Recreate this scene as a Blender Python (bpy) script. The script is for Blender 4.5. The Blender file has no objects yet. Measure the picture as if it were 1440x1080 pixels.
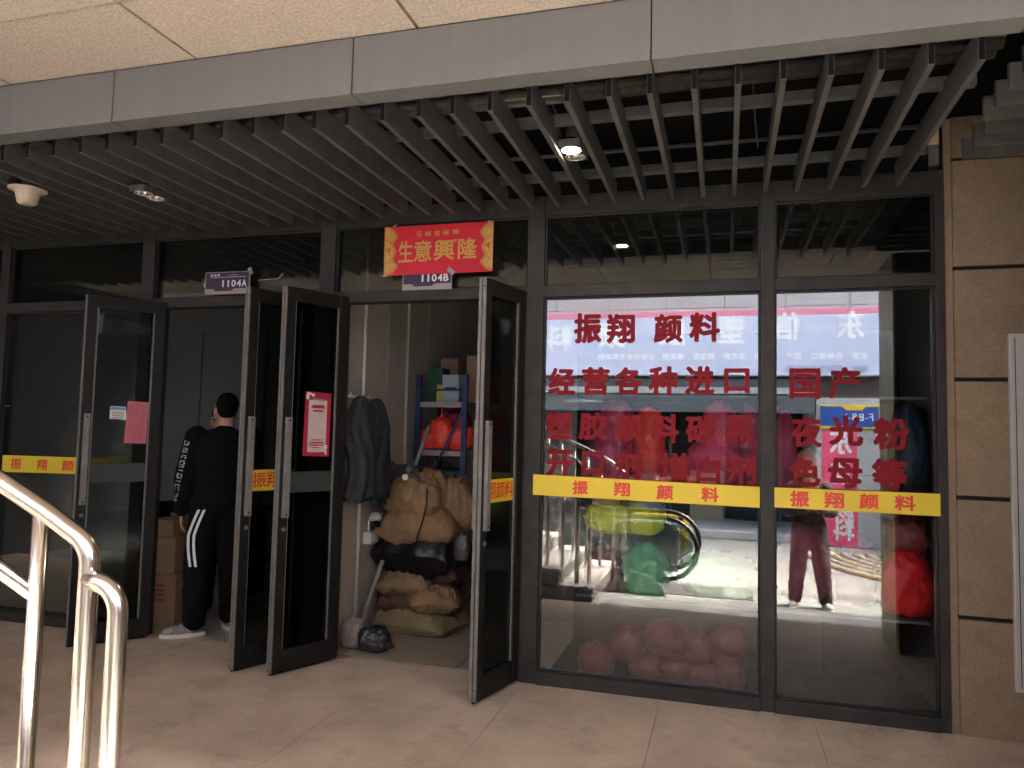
import bpy, bmesh, math, random
import numpy as np
from mathutils import Vector, Matrix, noise
from mathutils.bvhtree import BVHTree
random.seed(7)
S = bpy.context.scene
COL = S.collection
R = math.radians

# ------------------------------------------------------------------ camera
F_PX, YAW, PIT, ROL = 1039.949, 0.280354, 0.0651913, 0.0231442
CAMP = np.array([0.0, -4.35122, 1.47421])
_fw = np.array([-math.sin(YAW)*math.cos(PIT), math.cos(YAW)*math.cos(PIT), math.sin(PIT)])
_rt = np.array([math.cos(YAW), math.sin(YAW), 0.0]); _up = np.cross(_rt, _fw)
_c, _s = math.cos(ROL), math.sin(ROL)
_r2 = _c*_rt + _s*_up; _u2 = -_s*_rt + _c*_up
cam_d = bpy.data.cameras.new('camera'); cam = bpy.data.objects.new('camera', cam_d); COL.objects.link(cam)
cam_d.sensor_fit = 'HORIZONTAL'; cam_d.sensor_width = 36.0; cam_d.lens = 36.0*F_PX/1440.0
cam_d.clip_start = 0.05; cam_d.clip_end = 500
cam.matrix_world = Matrix(((_r2[0], _u2[0], -_fw[0], CAMP[0]), (_r2[1], _u2[1], -_fw[1], CAMP[1]), (_r2[2], _u2[2], -_fw[2], CAMP[2]), (0, 0, 0, 1)))
S.camera = cam

# ------------------------------------------------------------------ world, sun, exposure
SUN_EL, SUN_AZ = R(48), R(-14)     # azimuth measured from +X towards +Y
w = bpy.data.worlds.new('World'); S.world = w; w.use_nodes = True
nt = w.node_tree; bg = nt.nodes['Background']; sky = nt.nodes.new('ShaderNodeTexSky')
sky.sky_type = 'NISHITA'; sky.sun_disc = False; sky.sun_elevation = SUN_EL
sky.sun_rotation = math.pi/2 - SUN_AZ
sky.dust_density = 8.0; sky.ozone_density = 0.3; sky.air_density = 0.8
nt.links.new(sky.outputs[0], bg.inputs[0]); bg.inputs[1].default_value = 0.14
sd = bpy.data.lights.new('sun', 'SUN'); sun = bpy.data.objects.new('sun', sd); COL.objects.link(sun)
sd.energy = 1.5; sd.angle = R(38); sd.color = (1.0, 0.95, 0.89)
_d = Vector((math.cos(SUN_EL)*math.cos(SUN_AZ), math.cos(SUN_EL)*math.sin(SUN_AZ), math.sin(SUN_EL)))
sun.rotation_euler = _d.to_track_quat('Z', 'Y').to_euler(); sun.location = (0, -5, 20)
S.view_settings.view_transform = 'Standard'; S.view_settings.look = 'None'
S.view_settings.gamma = 1.0; S.view_settings.use_curve_mapping = False
S.view_settings.exposure = 4.85
S.cycles.use_denoising = True
S.cycles.max_bounces = 10; S.cycles.diffuse_bounces = 5; S.cycles.glossy_bounces = 5
S.cycles.transparent_max_bounces = 24; S.cycles.sample_clamp_indirect = 6.0
S.cycles.caustics_reflective = False; S.cycles.caustics_refractive = False

# ------------------------------------------------------------------ measuring: photograph point -> world point on a real plane
def ray(x, y): return _fw*F_PX + (x-720)*_r2 - (y-540)*_u2
def onY(x, y, Y=0.0):
    d = ray(x, y); return CAMP + d*((Y-CAMP[1])/d[1])
def onZ(x, y, Z=0.0):
    d = ray(x, y); return CAMP + d*((Z-CAMP[2])/d[2])
def onP(x, y, p0, n):
    d = ray(x, y); return CAMP + d*(np.dot(np.array(p0)-CAMP, n)/np.dot(d, n))
def rfY(x, y, Y):                 # something seen mirrored in the shop window, standing at depth Y < 0
    p = onY(x, y, -Y); return np.array([p[0], Y, p[2]])

# ------------------------------------------------------------------ materials
MATS = {}
def mat(name, rgb, rough=0.6, metal=0.0, var=0.12, vscale=3.0, bump=0.0, bscale=40.0, spec=0.5, dirt=0.0, dirtcol=(0.05, 0.04, 0.03), streak=False, coat=0.0, sss=0.0, rand=0.0, speck=0.0, sscale=220):
    if name in MATS: return MATS[name]
    m = bpy.data.materials.new(name); m.use_nodes = True; MATS[name] = m
    n = m.node_tree.nodes; l = m.node_tree.links; b = n['Principled BSDF']
    b.inputs['Roughness'].default_value = rough; b.inputs['Metallic'].default_value = metal
    b.inputs['Specular IOR Level'].default_value = spec; b.inputs['Coat Weight'].default_value = coat
    if sss:
        b.inputs['Subsurface Weight'].default_value = sss; b.inputs['Subsurface Radius'].default_value = (0.02, 0.01, 0.006)
    tc = n.new('ShaderNodeTexCoord'); mp = n.new('ShaderNodeMapping'); l.new(tc.outputs['Object'], mp.inputs[0])
    if streak: mp.inputs['Scale'].default_value = (6, 6, 0.5)
    nz = n.new('ShaderNodeTexNoise'); nz.inputs['Scale'].default_value = vscale; nz.inputs['Detail'].default_value = 8; nz.inputs['Roughness'].default_value = 0.65
    l.new(mp.outputs[0], nz.inputs['Vector'])
    mx = n.new('ShaderNodeMix'); mx.data_type = 'RGBA'
    c = np.array(rgb)
    mx.inputs['A'].default_value = (*np.clip(c*(1-var), 0, 1), 1); mx.inputs['B'].default_value = (*np.clip(c*(1+var), 0, 1), 1)
    cr = n.new('ShaderNodeMapRange'); cr.inputs['From Min'].default_value = 0.3; cr.inputs['From Max'].default_value = 0.7
    l.new(nz.outputs['Fac'], cr.inputs['Value']); l.new(cr.outputs[0], mx.inputs['Factor'])
    col = mx.outputs['Result']
    if dirt > 0:
        n2 = n.new('ShaderNodeTexNoise'); n2.inputs['Scale'].default_value = vscale*2.7; n2.inputs['Detail'].default_value = 10; n2.inputs['Roughness'].default_value = 0.75
        l.new(mp.outputs[0], n2.inputs['Vector'])
        r2 = n.new('ShaderNodeMapRange'); r2.inputs['From Min'].default_value = 0.52; r2.inputs['From Max'].default_value = 0.72; r2.inputs['To Max'].default_value = dirt
        l.new(n2.outputs['Fac'], r2.inputs['Value'])
        m2 = n.new('ShaderNodeMix'); m2.data_type = 'RGBA'; m2.inputs['B'].default_value = (*dirtcol, 1)
        l.new(col, m2.inputs['A']); l.new(r2.outputs[0], m2.inputs['Factor']); col = m2.outputs['Result']
    if speck > 0:
        n4 = n.new('ShaderNodeTexNoise'); n4.inputs['Scale'].default_value = sscale; n4.inputs['Detail'].default_value = 3; n4.inputs['Roughness'].default_value = 0.8
        l.new(tc.outputs['Object'], n4.inputs['Vector']); r4 = n.new('ShaderNodeMapRange'); r4.inputs['From Min'].default_value = 0.32; r4.inputs['From Max'].default_value = 0.62
        r4.inputs['To Min'].default_value = 1-speck; r4.inputs['To Max'].default_value = 1+speck*0.45; l.new(n4.outputs['Fac'], r4.inputs['Value'])
        v4 = n.new('ShaderNodeVectorMath'); v4.operation = 'SCALE'; l.new(col, v4.inputs[0]); l.new(r4.outputs[0], v4.inputs['Scale']); col = v4.outputs[0]
    if rand > 0:
        oi = n.new('ShaderNodeObjectInfo'); mr_ = n.new('ShaderNodeMapRange'); mr_.inputs['To Min'].default_value = 1-rand; mr_.inputs['To Max'].default_value = 1+rand
        l.new(oi.outputs['Random'], mr_.inputs['Value']); vm = n.new('ShaderNodeVectorMath'); vm.operation = 'SCALE'
        l.new(col, vm.inputs[0]); l.new(mr_.outputs[0], vm.inputs['Scale']); col = vm.outputs[0]
    l.new(col, b.inputs['Base Color'])
    rr = n.new('ShaderNodeMapRange'); rr.inputs['To Min'].default_value = max(0.02, rough-0.08); rr.inputs['To Max'].default_value = min(1, rough+0.1)
    l.new(nz.outputs['Fac'], rr.inputs['Value']); l.new(rr.outputs[0], b.inputs['Roughness'])
    if bump > 0:
        n3 = n.new('ShaderNodeTexNoise'); n3.inputs['Scale'].default_value = bscale; n3.inputs['Detail'].default_value = 6
        l.new(mp.outputs[0], n3.inputs['Vector']); bp = n.new('ShaderNodeBump'); bp.inputs['Strength'].default_value = bump; bp.inputs['Distance'].default_value = 0.01
        l.new(n3.outputs['Fac'], bp.inputs['Height']); l.new(bp.outputs[0], b.inputs['Normal'])
    return m
def emit(name, rgb, s):
    m = bpy.data.materials.new(name); m.use_nodes = True; n = m.node_tree.nodes; b = n['Principled BSDF']
    b.inputs['Base Color'].default_value = (*rgb, 1); b.inputs['Emission Color'].default_value = (*rgb, 1); b.inputs['Emission Strength'].default_value = s
    return m
def glass(name, tint, r0, smudge=0.0):
    m = bpy.data.materials.new(name); m.use_nodes = True; n = m.node_tree.nodes; l = m.node_tree.links; n.clear()
    out = n.new('ShaderNodeOutputMaterial'); tr = n.new('ShaderNodeBsdfTransparent'); tr.inputs[0].default_value = (*tint, 1)
    gl = n.new('ShaderNodeBsdfGlossy'); gl.inputs['Roughness'].default_value = 0.0; gl.inputs['Color'].default_value = (0.97, 1.0, 0.99, 1)
    lw = n.new('ShaderNodeLayerWeight'); lw.inputs[0].default_value = 0.5
    pw = n.new('ShaderNodeMath'); pw.operation = 'POWER'; pw.inputs[1].default_value = 5; l.new(lw.outputs['Facing'], pw.inputs[0])
    ma = n.new('ShaderNodeMath'); ma.operation = 'MULTIPLY_ADD'; ma.inputs[1].default_value = 1-r0; ma.inputs[2].default_value = r0; l.new(pw.outputs[0], ma.inputs[0])
    mx = n.new('ShaderNodeMixShader'); l.new(ma.outputs[0], mx.inputs[0]); l.new(tr.outputs[0], mx.inputs[1]); l.new(gl.outputs[0], mx.inputs[2])
    last = mx.outputs[0]
    # very slight waviness of the float glass, and a film of dust
    tc = n.new('ShaderNodeTexCoord'); nz = n.new('ShaderNodeTexNoise'); nz.inputs['Scale'].default_value = 1.6; nz.inputs['Detail'].default_value = 1
    l.new(tc.outputs['Object'], nz.inputs['Vector']); bp = n.new('ShaderNodeBump'); bp.inputs['Strength'].default_value = 0.02; bp.inputs['Distance'].default_value = 0.01
    l.new(nz.outputs['Fac'], bp.inputs['Height']); l.new(bp.outputs[0], gl.inputs['Normal'])
    if smudge > 0:
        df = n.new('ShaderNodeBsdfDiffuse'); df.inputs[0].default_value = (0.5, 0.48, 0.44, 1)
        n2 = n.new('ShaderNodeTexNoise'); n2.inputs['Scale'].default_value = 2.2; n2.inputs['Detail'].default_value = 9; n2.inputs['Roughness'].default_value = 0.7
        l.new(tc.outputs['Object'], n2.inputs['Vector']); mr = n.new('ShaderNodeMapRange'); mr.inputs['From Min'].default_value = 0.45; mr.inputs['From Max'].default_value = 0.8
        mr.inputs['To Min'].default_value = smudge*0.3; mr.inputs['To Max'].default_value = smudge*2.2; l.new(n2.outputs['Fac'], mr.inputs['Value'])
        m3 = n.new('ShaderNodeMixShader'); l.new(mr.outputs[0], m3.inputs[0]); l.new(last, m3.inputs[1]); l.new(df.outputs[0], m3.inputs[2]); last = m3.outputs[0]
    l.new(last, out.inputs[0])
    return m

M_frame = mat('bronze_aluminium', (0.040, 0.036, 0.032), 0.5, 0.0, 0.25, 5, 0.05, 90, spec=0.22, dirt=0.25, dirtcol=(0.16, 0.13, 0.11))
M_edge = mat('edge_aluminium', (0.19, 0.18, 0.165), 0.42, 0.0, 0.25, 7, dirt=0.3, dirtcol=(0.08, 0.07, 0.06))
M_gasket = mat('black_gasket', (0.012, 0.012, 0.012), 0.6)
M_glass = glass('window_glass', (0.92, 0.93, 0.92), 0.092, 0.003)
M_glass_up = glass('transom_glass', (0.6, 0.62, 0.61), 0.05, 0.004)
M_doorglass = glass('door_glass', (0.40, 0.43, 0.43), 0.009, 0.003)
M_red = mat('red_vinyl', (0.23, 0.012, 0.018), 0.6, spec=0.15, var=0.08, vscale=6)
M_yellow = mat('yellow_vinyl', (0.82, 0.60, 0.035), 0.5, var=0.05, vscale=3)
M_bandred = mat('band_red_print', (0.75, 0.06, 0.03), 0.5, var=0.05)
M_grayfilm = mat('grey_film_back', (0.04, 0.045, 0.045), 0.6, var=0.1)
M_fascia = mat('fascia_paint', (0.19, 0.187, 0.182), 0.45, 0.0, 0.07, 2.5, 0.02, 60, dirt=0.15, dirtcol=(0.16, 0.13, 0.11), streak=True)
M_slat = mat('slat_paint', (0.102, 0.096, 0.087), 0.6, 0.0, 0.22, 6, 0.05, 120, spec=0.25, dirt=0.25, dirtcol=(0.09, 0.075, 0.06))
M_galv = mat('galvanised_steel', (0.12, 0.115, 0.11), 0.45, 0.3, 0.2, 9)
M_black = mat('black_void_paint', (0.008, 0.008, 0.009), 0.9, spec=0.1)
M_rust = mat('rusty_pipe', (0.032, 0.024, 0.019), 0.7, 0.0, 0.5, 9, 0.2, 60, dirt=0.5, dirtcol=(0.16, 0.115, 0.07))
M_soffit = mat('soffit_stone', (0.62, 0.515, 0.42), 0.8, 0.0, 0.13, 70, 0.35, 240, rand=0.03, speck=0.28, sscale=75, dirt=0.25, dirtcol=(0.3, 0.22, 0.17))
M_stucco = mat('brown_stucco', (0.30, 0.215, 0.14), 0.85, 0.0, 0.14, 9, 0.22, 260, rand=0.05, speck=0.22, sscale=110, dirt=0.35, dirtcol=(0.12, 0.08, 0.055))
M_groove = mat('dark_groove', (0.02, 0.016, 0.014), 0.8)
M_tile = mat('terrace_granite', (0.60, 0.472, 0.378), 0.66, 0.0, 0.24, 1.5, 0.2, 150, rand=0.012, speck=0.22, sscale=130, dirt=0.5, dirtcol=(0.17, 0.125, 0.10))
M_tile2 = mat('terrace_granite_darker', (0.595, 0.468, 0.374), 0.64, 0.0, 0.24, 1.5, 0.2, 150, rand=0.012, speck=0.22, sscale=130, dirt=0.5, dirtcol=(0.16, 0.12, 0.095))
M_grout = mat('tile_grout', (0.07, 0.055, 0.045), 0.9)
M_infloor = mat('indoor_tile', (0.36, 0.30, 0.245), 0.3, 0.0, 0.1, 3, dirt=0.25, dirtcol=(0.2, 0.15, 0.12))
M_street = mat('street_paving', (0.26, 0.26, 0.24), 0.75, 0.0, 0.1, 1.3, 0.1, 60, dirt=0.2, dirtcol=(0.3, 0.27, 0.24))
M_street2 = mat('light_step_stone', (0.36, 0.35, 0.325), 0.7, 0, 0.08, 1.6, dirt=0.15, dirtcol=(0.35, 0.32, 0.28))
M_streetband = mat('dark_paving_band', (0.2, 0.19, 0.18), 0.7, var=0.2)
M_wallA = mat('grey_office_wall', (0.2, 0.2, 0.195), 0.7, 0, 0.06, 2)
M_wallB = mat('beige_wall_panel', (0.50, 0.44, 0.365), 0.35, 0.0, 0.08, 2, dirt=0.1)
M_wallW = mat('dimmed_wall_dark_board', (0.10, 0.10, 0.105), 0.8, 0, 0.1, 2)  # on the white side walls, interior dimness is put into this colour
M_ceil = mat('shop_ceiling', (0.25, 0.25, 0.24), 0.8)
M_steel = mat('stainless_steel', (0.52, 0.46, 0.395), 0.2, 1.0, 0.06, 14)
M_darksteel = mat('dull_stair_steel', (0.3, 0.28, 0.27), 0.25, 1.0, 0.1, 10)
M_conc = mat('concrete_panel', (0.44, 0.45, 0.435), 0.8, 0, 0.08, 1.5, dirt=0.18, dirtcol=(0.4, 0.38, 0.35))
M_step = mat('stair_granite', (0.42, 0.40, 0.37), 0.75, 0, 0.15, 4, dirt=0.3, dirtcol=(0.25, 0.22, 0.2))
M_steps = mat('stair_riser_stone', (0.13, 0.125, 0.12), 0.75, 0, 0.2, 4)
M_white = mat('white_plastic', (0.72, 0.70, 0.66), 0.45, var=0.05)
M_cream = mat('cream_plastic', (0.66, 0.55, 0.40), 0.4, var=0.04)
M_alu = mat('silver_aluminium_frame', (0.62, 0.60, 0.58), 0.35, 0.2, 0.05, 8)
M_purple = mat('purple_print', (0.03, 0.015, 0.045), 0.4, var=0.05)
M_greyplate = mat('grey_sign_plate', (0.34, 0.29, 0.27), 0.4, var=0.05)
M_print = mat('white_print', (0.82, 0.80, 0.78), 0.5, var=0.02)
M_rednp = mat('banner_red_paper', (0.68, 0.012, 0.03), 0.5, var=0.06, vscale=5)
M_gold = mat('gold_print', (0.62, 0.36, 0.07), 0.4, 0.2, 0.2, 60)
M_tape = mat('clear_tape', (0.32, 0.31, 0.29), 0.25, var=0.3, vscale=60)
M_skin = mat('skin', (0.50, 0.28, 0.19), 0.5, var=0.06, vscale=8, sss=0.1)
M_hair = mat('black_hair', (0.006, 0.005, 0.005), 0.9, spec=0.1, var=0.3, vscale=60, bump=0.6, bscale=180)
M_cloth = mat('black_tracksuit', (0.006, 0.006, 0.0065), 0.95, spec=0.15, var=0.2, vscale=8, bump=0.3, bscale=25)
M_cloth2 = mat('dark_blue_cloth', (0.025, 0.035, 0.05), 0.85, var=0.2, vscale=8, bump=0.3, bscale=25)
M_card = mat('cardboard', (0.30, 0.19, 0.115), 0.8, var=0.12, vscale=8, bump=0.08, bscale=60)

# ------------------------------------------------------------------ mesh building helpers
class MB:
    def __init__(s): s.v = []; s.f = []; s.mi = []
    def _add(s, vs, fs, mi=0):
        o = len(s.v); s.v += [tuple(map(float, p)) for p in vs]; s.f += [tuple(o+i for i in f) for f in fs]; s.mi += [mi]*len(fs); return s
    def box(s, x0, x1, y0, y1, z0, z1, mi=0):
        vs = [(x, y, z) for z in (z0, z1) for y in (y0, y1) for x in (x0, x1)]
        return s._add(vs, [(0, 2, 3, 1), (4, 5, 7, 6), (0, 1, 5, 4), (2, 6, 7, 3), (0, 4, 6, 2), (1, 3, 7, 5)], mi)
    def obox(s, c, size, M=None, mi=0):
        hx, hy, hz = [q/2 for q in size]; c = Vector(c); vs = []
        for z in (-hz, hz):
            for y in (-hy, hy):
                for x in (-hx, hx):
                    p = Vector((x, y, z)); vs.append(c + (M @ p if M else p))
        return s._add(vs, [(0, 2, 3, 1), (4, 5, 7, 6), (0, 1, 5, 4), (2, 6, 7, 3), (0, 4, 6, 2), (1, 3, 7, 5)], mi)
    def prism(s, poly, y0, y1, mi=0, axis='y'):      # polygon in (x,z) thickened along y (or (x,y) along z)
        n = len(poly)
        if axis == 'y': vs = [(a, y0, b) for a, b in poly] + [(a, y1, b) for a, b in poly]
        elif axis == 'x': vs = [(y0, a, b) for a, b in poly] + [(y1, a, b) for a, b in poly]
        else: vs = [(a, b, y0) for a, b in poly] + [(a, b, y1) for a, b in poly]
        fs = [tuple(range(n)), tuple(range(2*n-1, n-1, -1))] + [(i, n+i, n+(i+1) % n, (i+1) % n) for i in range(n)]
        return s._add(vs, fs, mi)
    def tube(s, path, r, seg=14, mi=0, cap=True):
        P = [Vector(p) for p in path]; rs = r if isinstance(r, (list, tuple)) else [r]*len(P)
        vs = []; up = None
        for i, p in enumerate(P):
            t = (P[min(i+1, len(P)-1)] - P[max(i-1, 0)]).normalized()
            if up is None: up = t.orthogonal().normalized()
            else: up = (up - t*up.dot(t)).normalized()
            b = t.cross(up)
            for k in range(seg):
                a = 2*math.pi*k/seg; vs.append(p + (up*math.cos(a)+b*math.sin(a))*rs[i])
        fs = []
        for i in range(len(P)-1):
            for k in range(seg):
                fs.append((i*seg+k, i*seg+(k+1) % seg, (i+1)*seg+(k+1) % seg, (i+1)*seg+k))
        if cap: fs.append(tuple(range(seg-1, -1, -1))); fs.append(tuple((len(P)-1)*seg+k for k in range(seg)))
        return s._add(vs, fs, mi)
    def lathe(s, prof, c=(0, 0, 0), seg=24, mi=0, M=None):   # prof: (r,z)
        c = Vector(c); vs = []
        for r, z in prof:
            for k in range(seg):
                a = 2*math.pi*k/seg; p = Vector((r*math.cos(a), r*math.sin(a), z)); vs.append(c + (M @ p if M else p))
        fs = []
        for i in range(len(prof)-1):
            for k in range(seg): fs.append((i*seg+k, i*seg+(k+1) % seg, (i+1)*seg+(k+1) % seg, (i+1)*seg+k))
        fs.append(tuple(range(seg-1, -1, -1))); fs.append(tuple((len(prof)-1)*seg+k for k in range(seg)))
        return s._add(vs, fs, mi)
    def ell(s, c, rad, M=None, nu=16, nv=10, mi=0):
        c = Vector(c); rx, ry, rz = rad; prof = []
        vs = []
        for i in range(nv+1):
            th = math.pi*i/nv
            for k in range(nu):
                a = 2*math.pi*k/nu; p = Vector((rx*math.sin(th)*math.cos(a), ry*math.sin(th)*math.sin(a), -rz*math.cos(th)))
                vs.append(c + (M @ p if M else p))
        fs = [(i*nu+k, i*nu+(k+1) % nu, (i+1)*nu+(k+1) % nu, (i+1)*nu+k) for i in range(nv) for k in range(nu)]
        return s._add(vs, fs, mi)
    def build(s, name, m, parent=None, bevel=0.0, smooth=False, **props):
        me = bpy.data.meshes.new(name); me.from_pydata(s.v, [], s.f); me.validate()
        bm = bmesh.new(); bm.from_mesh(me); bmesh.ops.remove_doubles(bm, verts=bm.verts, dist=1e-6); bmesh.ops.recalc_face_normals(bm, faces=bm.faces)
        if bevel > 0:
            es = [e for e in bm.edges if len(e.link_faces) == 2 and e.calc_face_angle(0) > 0.6]
            bmesh.ops.bevel(bm, geom=es, offset=bevel, segments=2, affect='EDGES', profile=0.6, clamp_overlap=True)
        bm.to_mesh(me); bm.free()
        ms = m if isinstance(m, (list, tuple)) else [m]
        for q in ms: me.materials.append(q)
        if len(ms) > 1 and bevel == 0 and len(me.polygons) == len(s.mi): me.polygons.foreach_set('material_index', s.mi)
        if smooth: me.shade_smooth()
        return link(name, me, parent, **props)
def link(name, me, parent=None, **props):
    o = bpy.data.objects.new(name, me); COL.objects.link(o)
    if parent is not None: adopt(o, parent)
    for k, v in props.items(): o[k] = v
    return o
def wmat(o):
    M = Matrix.LocRotScale(o.location, o.rotation_euler, o.scale)
    return (wmat(o.parent) @ o.matrix_parent_inverse @ M) if o.parent else M
def adopt(o, parent): o.parent = parent; o.matrix_parent_inverse = wmat(parent).inverted()
def thing(name, label, cat, loc=(0, 0, 0), group=None):
    o = bpy.data.objects.new(name, None); COL.objects.link(o); o.location = loc; o.empty_display_size = 0.1
    o['label'] = label; o['category'] = cat
    if group: o['group'] = group
    return o
def tag(o, label, cat, group=None):
    o['label'] = label; o['category'] = cat
    if group: o['group'] = group
    return o
def struct(name, mb, m, **k): return mb.build(name, m, kind='structure', **k)
def evaluated(tmp):
    dg = bpy.context.evaluated_depsgraph_get(); dg.update(); me = bpy.data.meshes.new_from_object(tmp.evaluated_get(dg)); return me
def remesh(mb, voxel, smooth=4, crease=0.0, cfreq=9.0, seed=0):
    me = bpy.data.meshes.new('tmp'); me.from_pydata(mb.v, [], mb.f); t = bpy.data.objects.new('tmp', me); COL.objects.link(t)
    r = t.modifiers.new('r', 'REMESH'); r.mode = 'VOXEL'; r.voxel_size = voxel
    s = t.modifiers.new('s', 'SMOOTH'); s.iterations = smooth; s.factor = 0.5
    out = evaluated(t); bpy.data.objects.remove(t); bpy.data.meshes.remove(me)
    out.materials.clear()
    if crease > 0:
        nn = [v.normal.copy() for v in out.vertices]
        for v, n in zip(out.vertices, nn):
            p = v.co*cfreq + Vector((seed, seed, seed)); q = Vector((p.x, p.y, p.z*1.8))
            v.co += n*crease*((1-abs(noise.noise(q)))*1.4-1.0 + 0.4*noise.noise(q*2.7))
    out.shade_smooth(); return out
def mesh_obj(name, me, m, parent=None, **props):
    me.name = name
    if m: me.materials.append(m)
    return link(name, me, parent, **props)

# ------------------------------------------------------------------ lettering
_gl = {}
def glyph(ch):
    if ch in _gl: return _gl[ch]
    c = bpy.data.curves.new('g', 'FONT'); c.body = ch; c.resolution_u = 3
    o = bpy.data.objects.new('g', c); COL.objects.link(o); me = evaluated(o); bpy.data.objects.remove(o)
    v = np.array([list(p.co) for p in me.vertices]).reshape(-1, 3)[:, :2]; f = [tuple(p.vertices) for p in me.polygons]
    bpy.data.meshes.remove(me); _gl[ch] = (v, f); return _gl[ch]
def put_glyph(mb, ch, O, U, V, N, w, h, bold=0.0):
    """fit the outline of ch to the w x h rectangle whose lower left corner is O"""
    v, f = glyph(ch)
    if len(v) == 0: return
    lo = v.min(0); hi = v.max(0); sz = np.maximum(hi-lo, 1e-6); b = bold*min(w, h)
    q = (v-lo)/sz*np.array([w-2*b, h-2*b]) + b
    sh = [(0, 0)] + ([(math.cos(a)*b, math.sin(a)*b) for a in np.arange(8)*math.pi/4] if bold > 0 else [])
    for k, (dx, dy) in enumerate(sh):
        mb._add([O + U*(a+dx) + V*(c2+dy) + N*(0.00012*k) for a, c2 in q], f)
def vec(*a): return np.array(a, float)
UX, UZ, NY = vec(1, 0, 0), vec(0, 0, 1), vec(0, -1, 0)
def px_text(items, Y, m, name, parent, bold=0.05, mirror=False):
    for ch, x0, y0, x1, y1 in items:
        mb = MB()
        a = onY(x0, (y0+y1)/2, Y); b = onY(x1, (y0+y1)/2, Y); t = onY((x0+x1)/2, y0, Y); d = onY((x0+x1)/2, y1, Y)
        put_glyph(mb, ch, vec(a[0], Y, d[2]), UX, UZ, NY, b[0]-a[0], t[2]-d[2], bold)
        mb.build(name, m, parent)
def line_text(mb, s, O, U, V, N, h, pitch=None, bold=0.04):
    """a line of characters at natural proportions, h = height of a Chinese character"""
    ref = glyph('国')[0]; k = h/(ref.max(0)-ref.min(0))[1]; base = ref.min(0)[1]; x = 0.0
    for ch in s:
        if ch == ' ': x += (pitch or h)*0.5; continue
        v, f = glyph(ch); lo = v.min(0); hi = v.max(0); wide = ord(ch) > 0x2000
        w_, h_ = (hi-lo)*k
        if pitch and wide: ox = x + (pitch-w_)/2; adv = pitch
        elif wide: ox = x + (1.12*h-w_)/2; adv = 1.12*h
        else: ox = x; adv = w_ + 0.12*h
        put_glyph(mb, ch, O + U*ox + V*(lo[1]-base)*k, U, V, N, max(w_, 1e-4), max(h_, 1e-4), bold if min(w_, h_) > h*0.25 else 0)
        x += adv
    return x

# =================================================================== GROUND AND SETTING
ter = struct('terrace', MB().box(-12, 9, -2.15, -0.001, -0.16, -0.014), M_grout)
TS = 0.8
for i in range(-10, 11):
    for j in range(3):
        x0 = 0.46+TS*i; y0 = -2.15+0.7167*j
        if x0+TS < -5.2 or x0 > 2.6:
            continue
        g = 0.0012
        MB().box(x0+g, x0+TS-g, y0+g, y0+0.7167-g, -0.0138, -random.random()*0.0006, 0).build('floor_tile', M_tile if random.random() < 0.6 else M_tile2, ter)
MB().box(-12, 0.46-TS*8, -2.15, -0.002, -0.013, -0.001).build('plain_paving', M_tile, ter)
MB().box(0.46+TS*3+0.002, 9, -2.15, -0.002, -0.013, -0.001).build('plain_paving', M_tile, ter)
struct('lower_pavement', MB().box(-12, 9, -3.3, -2.151, -0.6, -0.15), M_street2)
struct('pavement_step', MB().box(-1.0, 9, -3.6, -3.301, -0.6, -0.30), M_street2)
ln = MB().box(-60, 60, -70, 30, -0.75, -0.45); struct('street', ln, M_street)
pj = MB()
for i in range(-6, 9): pj.box(i*1.2-0.006, i*1.2+0.006, -12, -3.6, -0.4502, -0.4462)
for j in range(8): pj.box(-9, 12, -4.4-j*0.95-0.006, -4.4-j*0.95+0.006, -0.4502, -0.4466)
struct('paving_joint', pj, M_streetband)
struct('drain_channel', MB().box(-1.2, 12, -5.75, -5.45, -0.4501, -0.4425), M_streetband)

# shop interior
struct('shop_floor', MB().box(-7.4, 1.25, 0.081, 3.4, -0.12, 0.0), M_infloor)
it = MB()
for i in range(-8, 3): it.box(i*0.8-0.002, i*0.8+0.002, 0.085, 3.3, -0.0005, 0.0012)
for j in range(1, 5): it.box(-7.3, 1.1, j*0.8-0.002-0.2, j*0.8+0.002-0.2, -0.0005, 0.0010)
struct('shop_floor_joint', it, M_grout)
struct('threshold', MB().box(-3.94, -1.16, -0.0009, 0.0809, -0.1, 0.001), M_tile2)
struct('back_wall', MB().box(-7.4, -2.545, 2.7, 2.8, 0, 3.1).box(-2.545, 1.25, 3.3, 3.4, 0, 3.1, 1), [M_wallA, M_wallB])
struct('side_wall', MB().box(-7.5, -7.4, 0.08, 3.4, 0, 3.1).box(1.12, 1.25, 0.081, 3.3, 0, 3.1), M_wallW)
pt = struct('partition_wall', MB().box(-2.62, -2.545, 0.085, 3.3, 0, 3.1), M_wallA)
for k in range(4):
    y0 = 0.09+k*0.8
    MB().box(-2.544, -2.52, y0+0.003, y0+0.797, 0.0, 3.1).build('wall_panel', M_wallB, pt, bevel=0.002)
MB().tube([(-2.497, 0.46, 0.02), (-2.497, 0.46, 3.05)], 0.013).build('conduit', M_white, pt, smooth=True)
MB().box(-2.5195, -2.5, 1.24, 1.262, 0, 3.0).build('trim_strip', M_wallB, pt)
struct('shop_ceiling', MB().box(-7.4, 1.25, 0.081, 3.4, 2.98, 3.1), M_ceil)
dk = MB().box(-5.65, -4.9, 2.66, 2.699, 0, 2.5).box(-5.72, -5.651, 2.64, 2.699, 0, 2.57).box(-4.899, -4.83, 2.64, 2.699, 0, 2.57).box(-5.72, -4.83, 2.645, 2.698, 2.501, 2.58)
tag(dk.build('inner_door', M_wallA), 'flush grey door in the back wall of the left shop', 'door')

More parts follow.
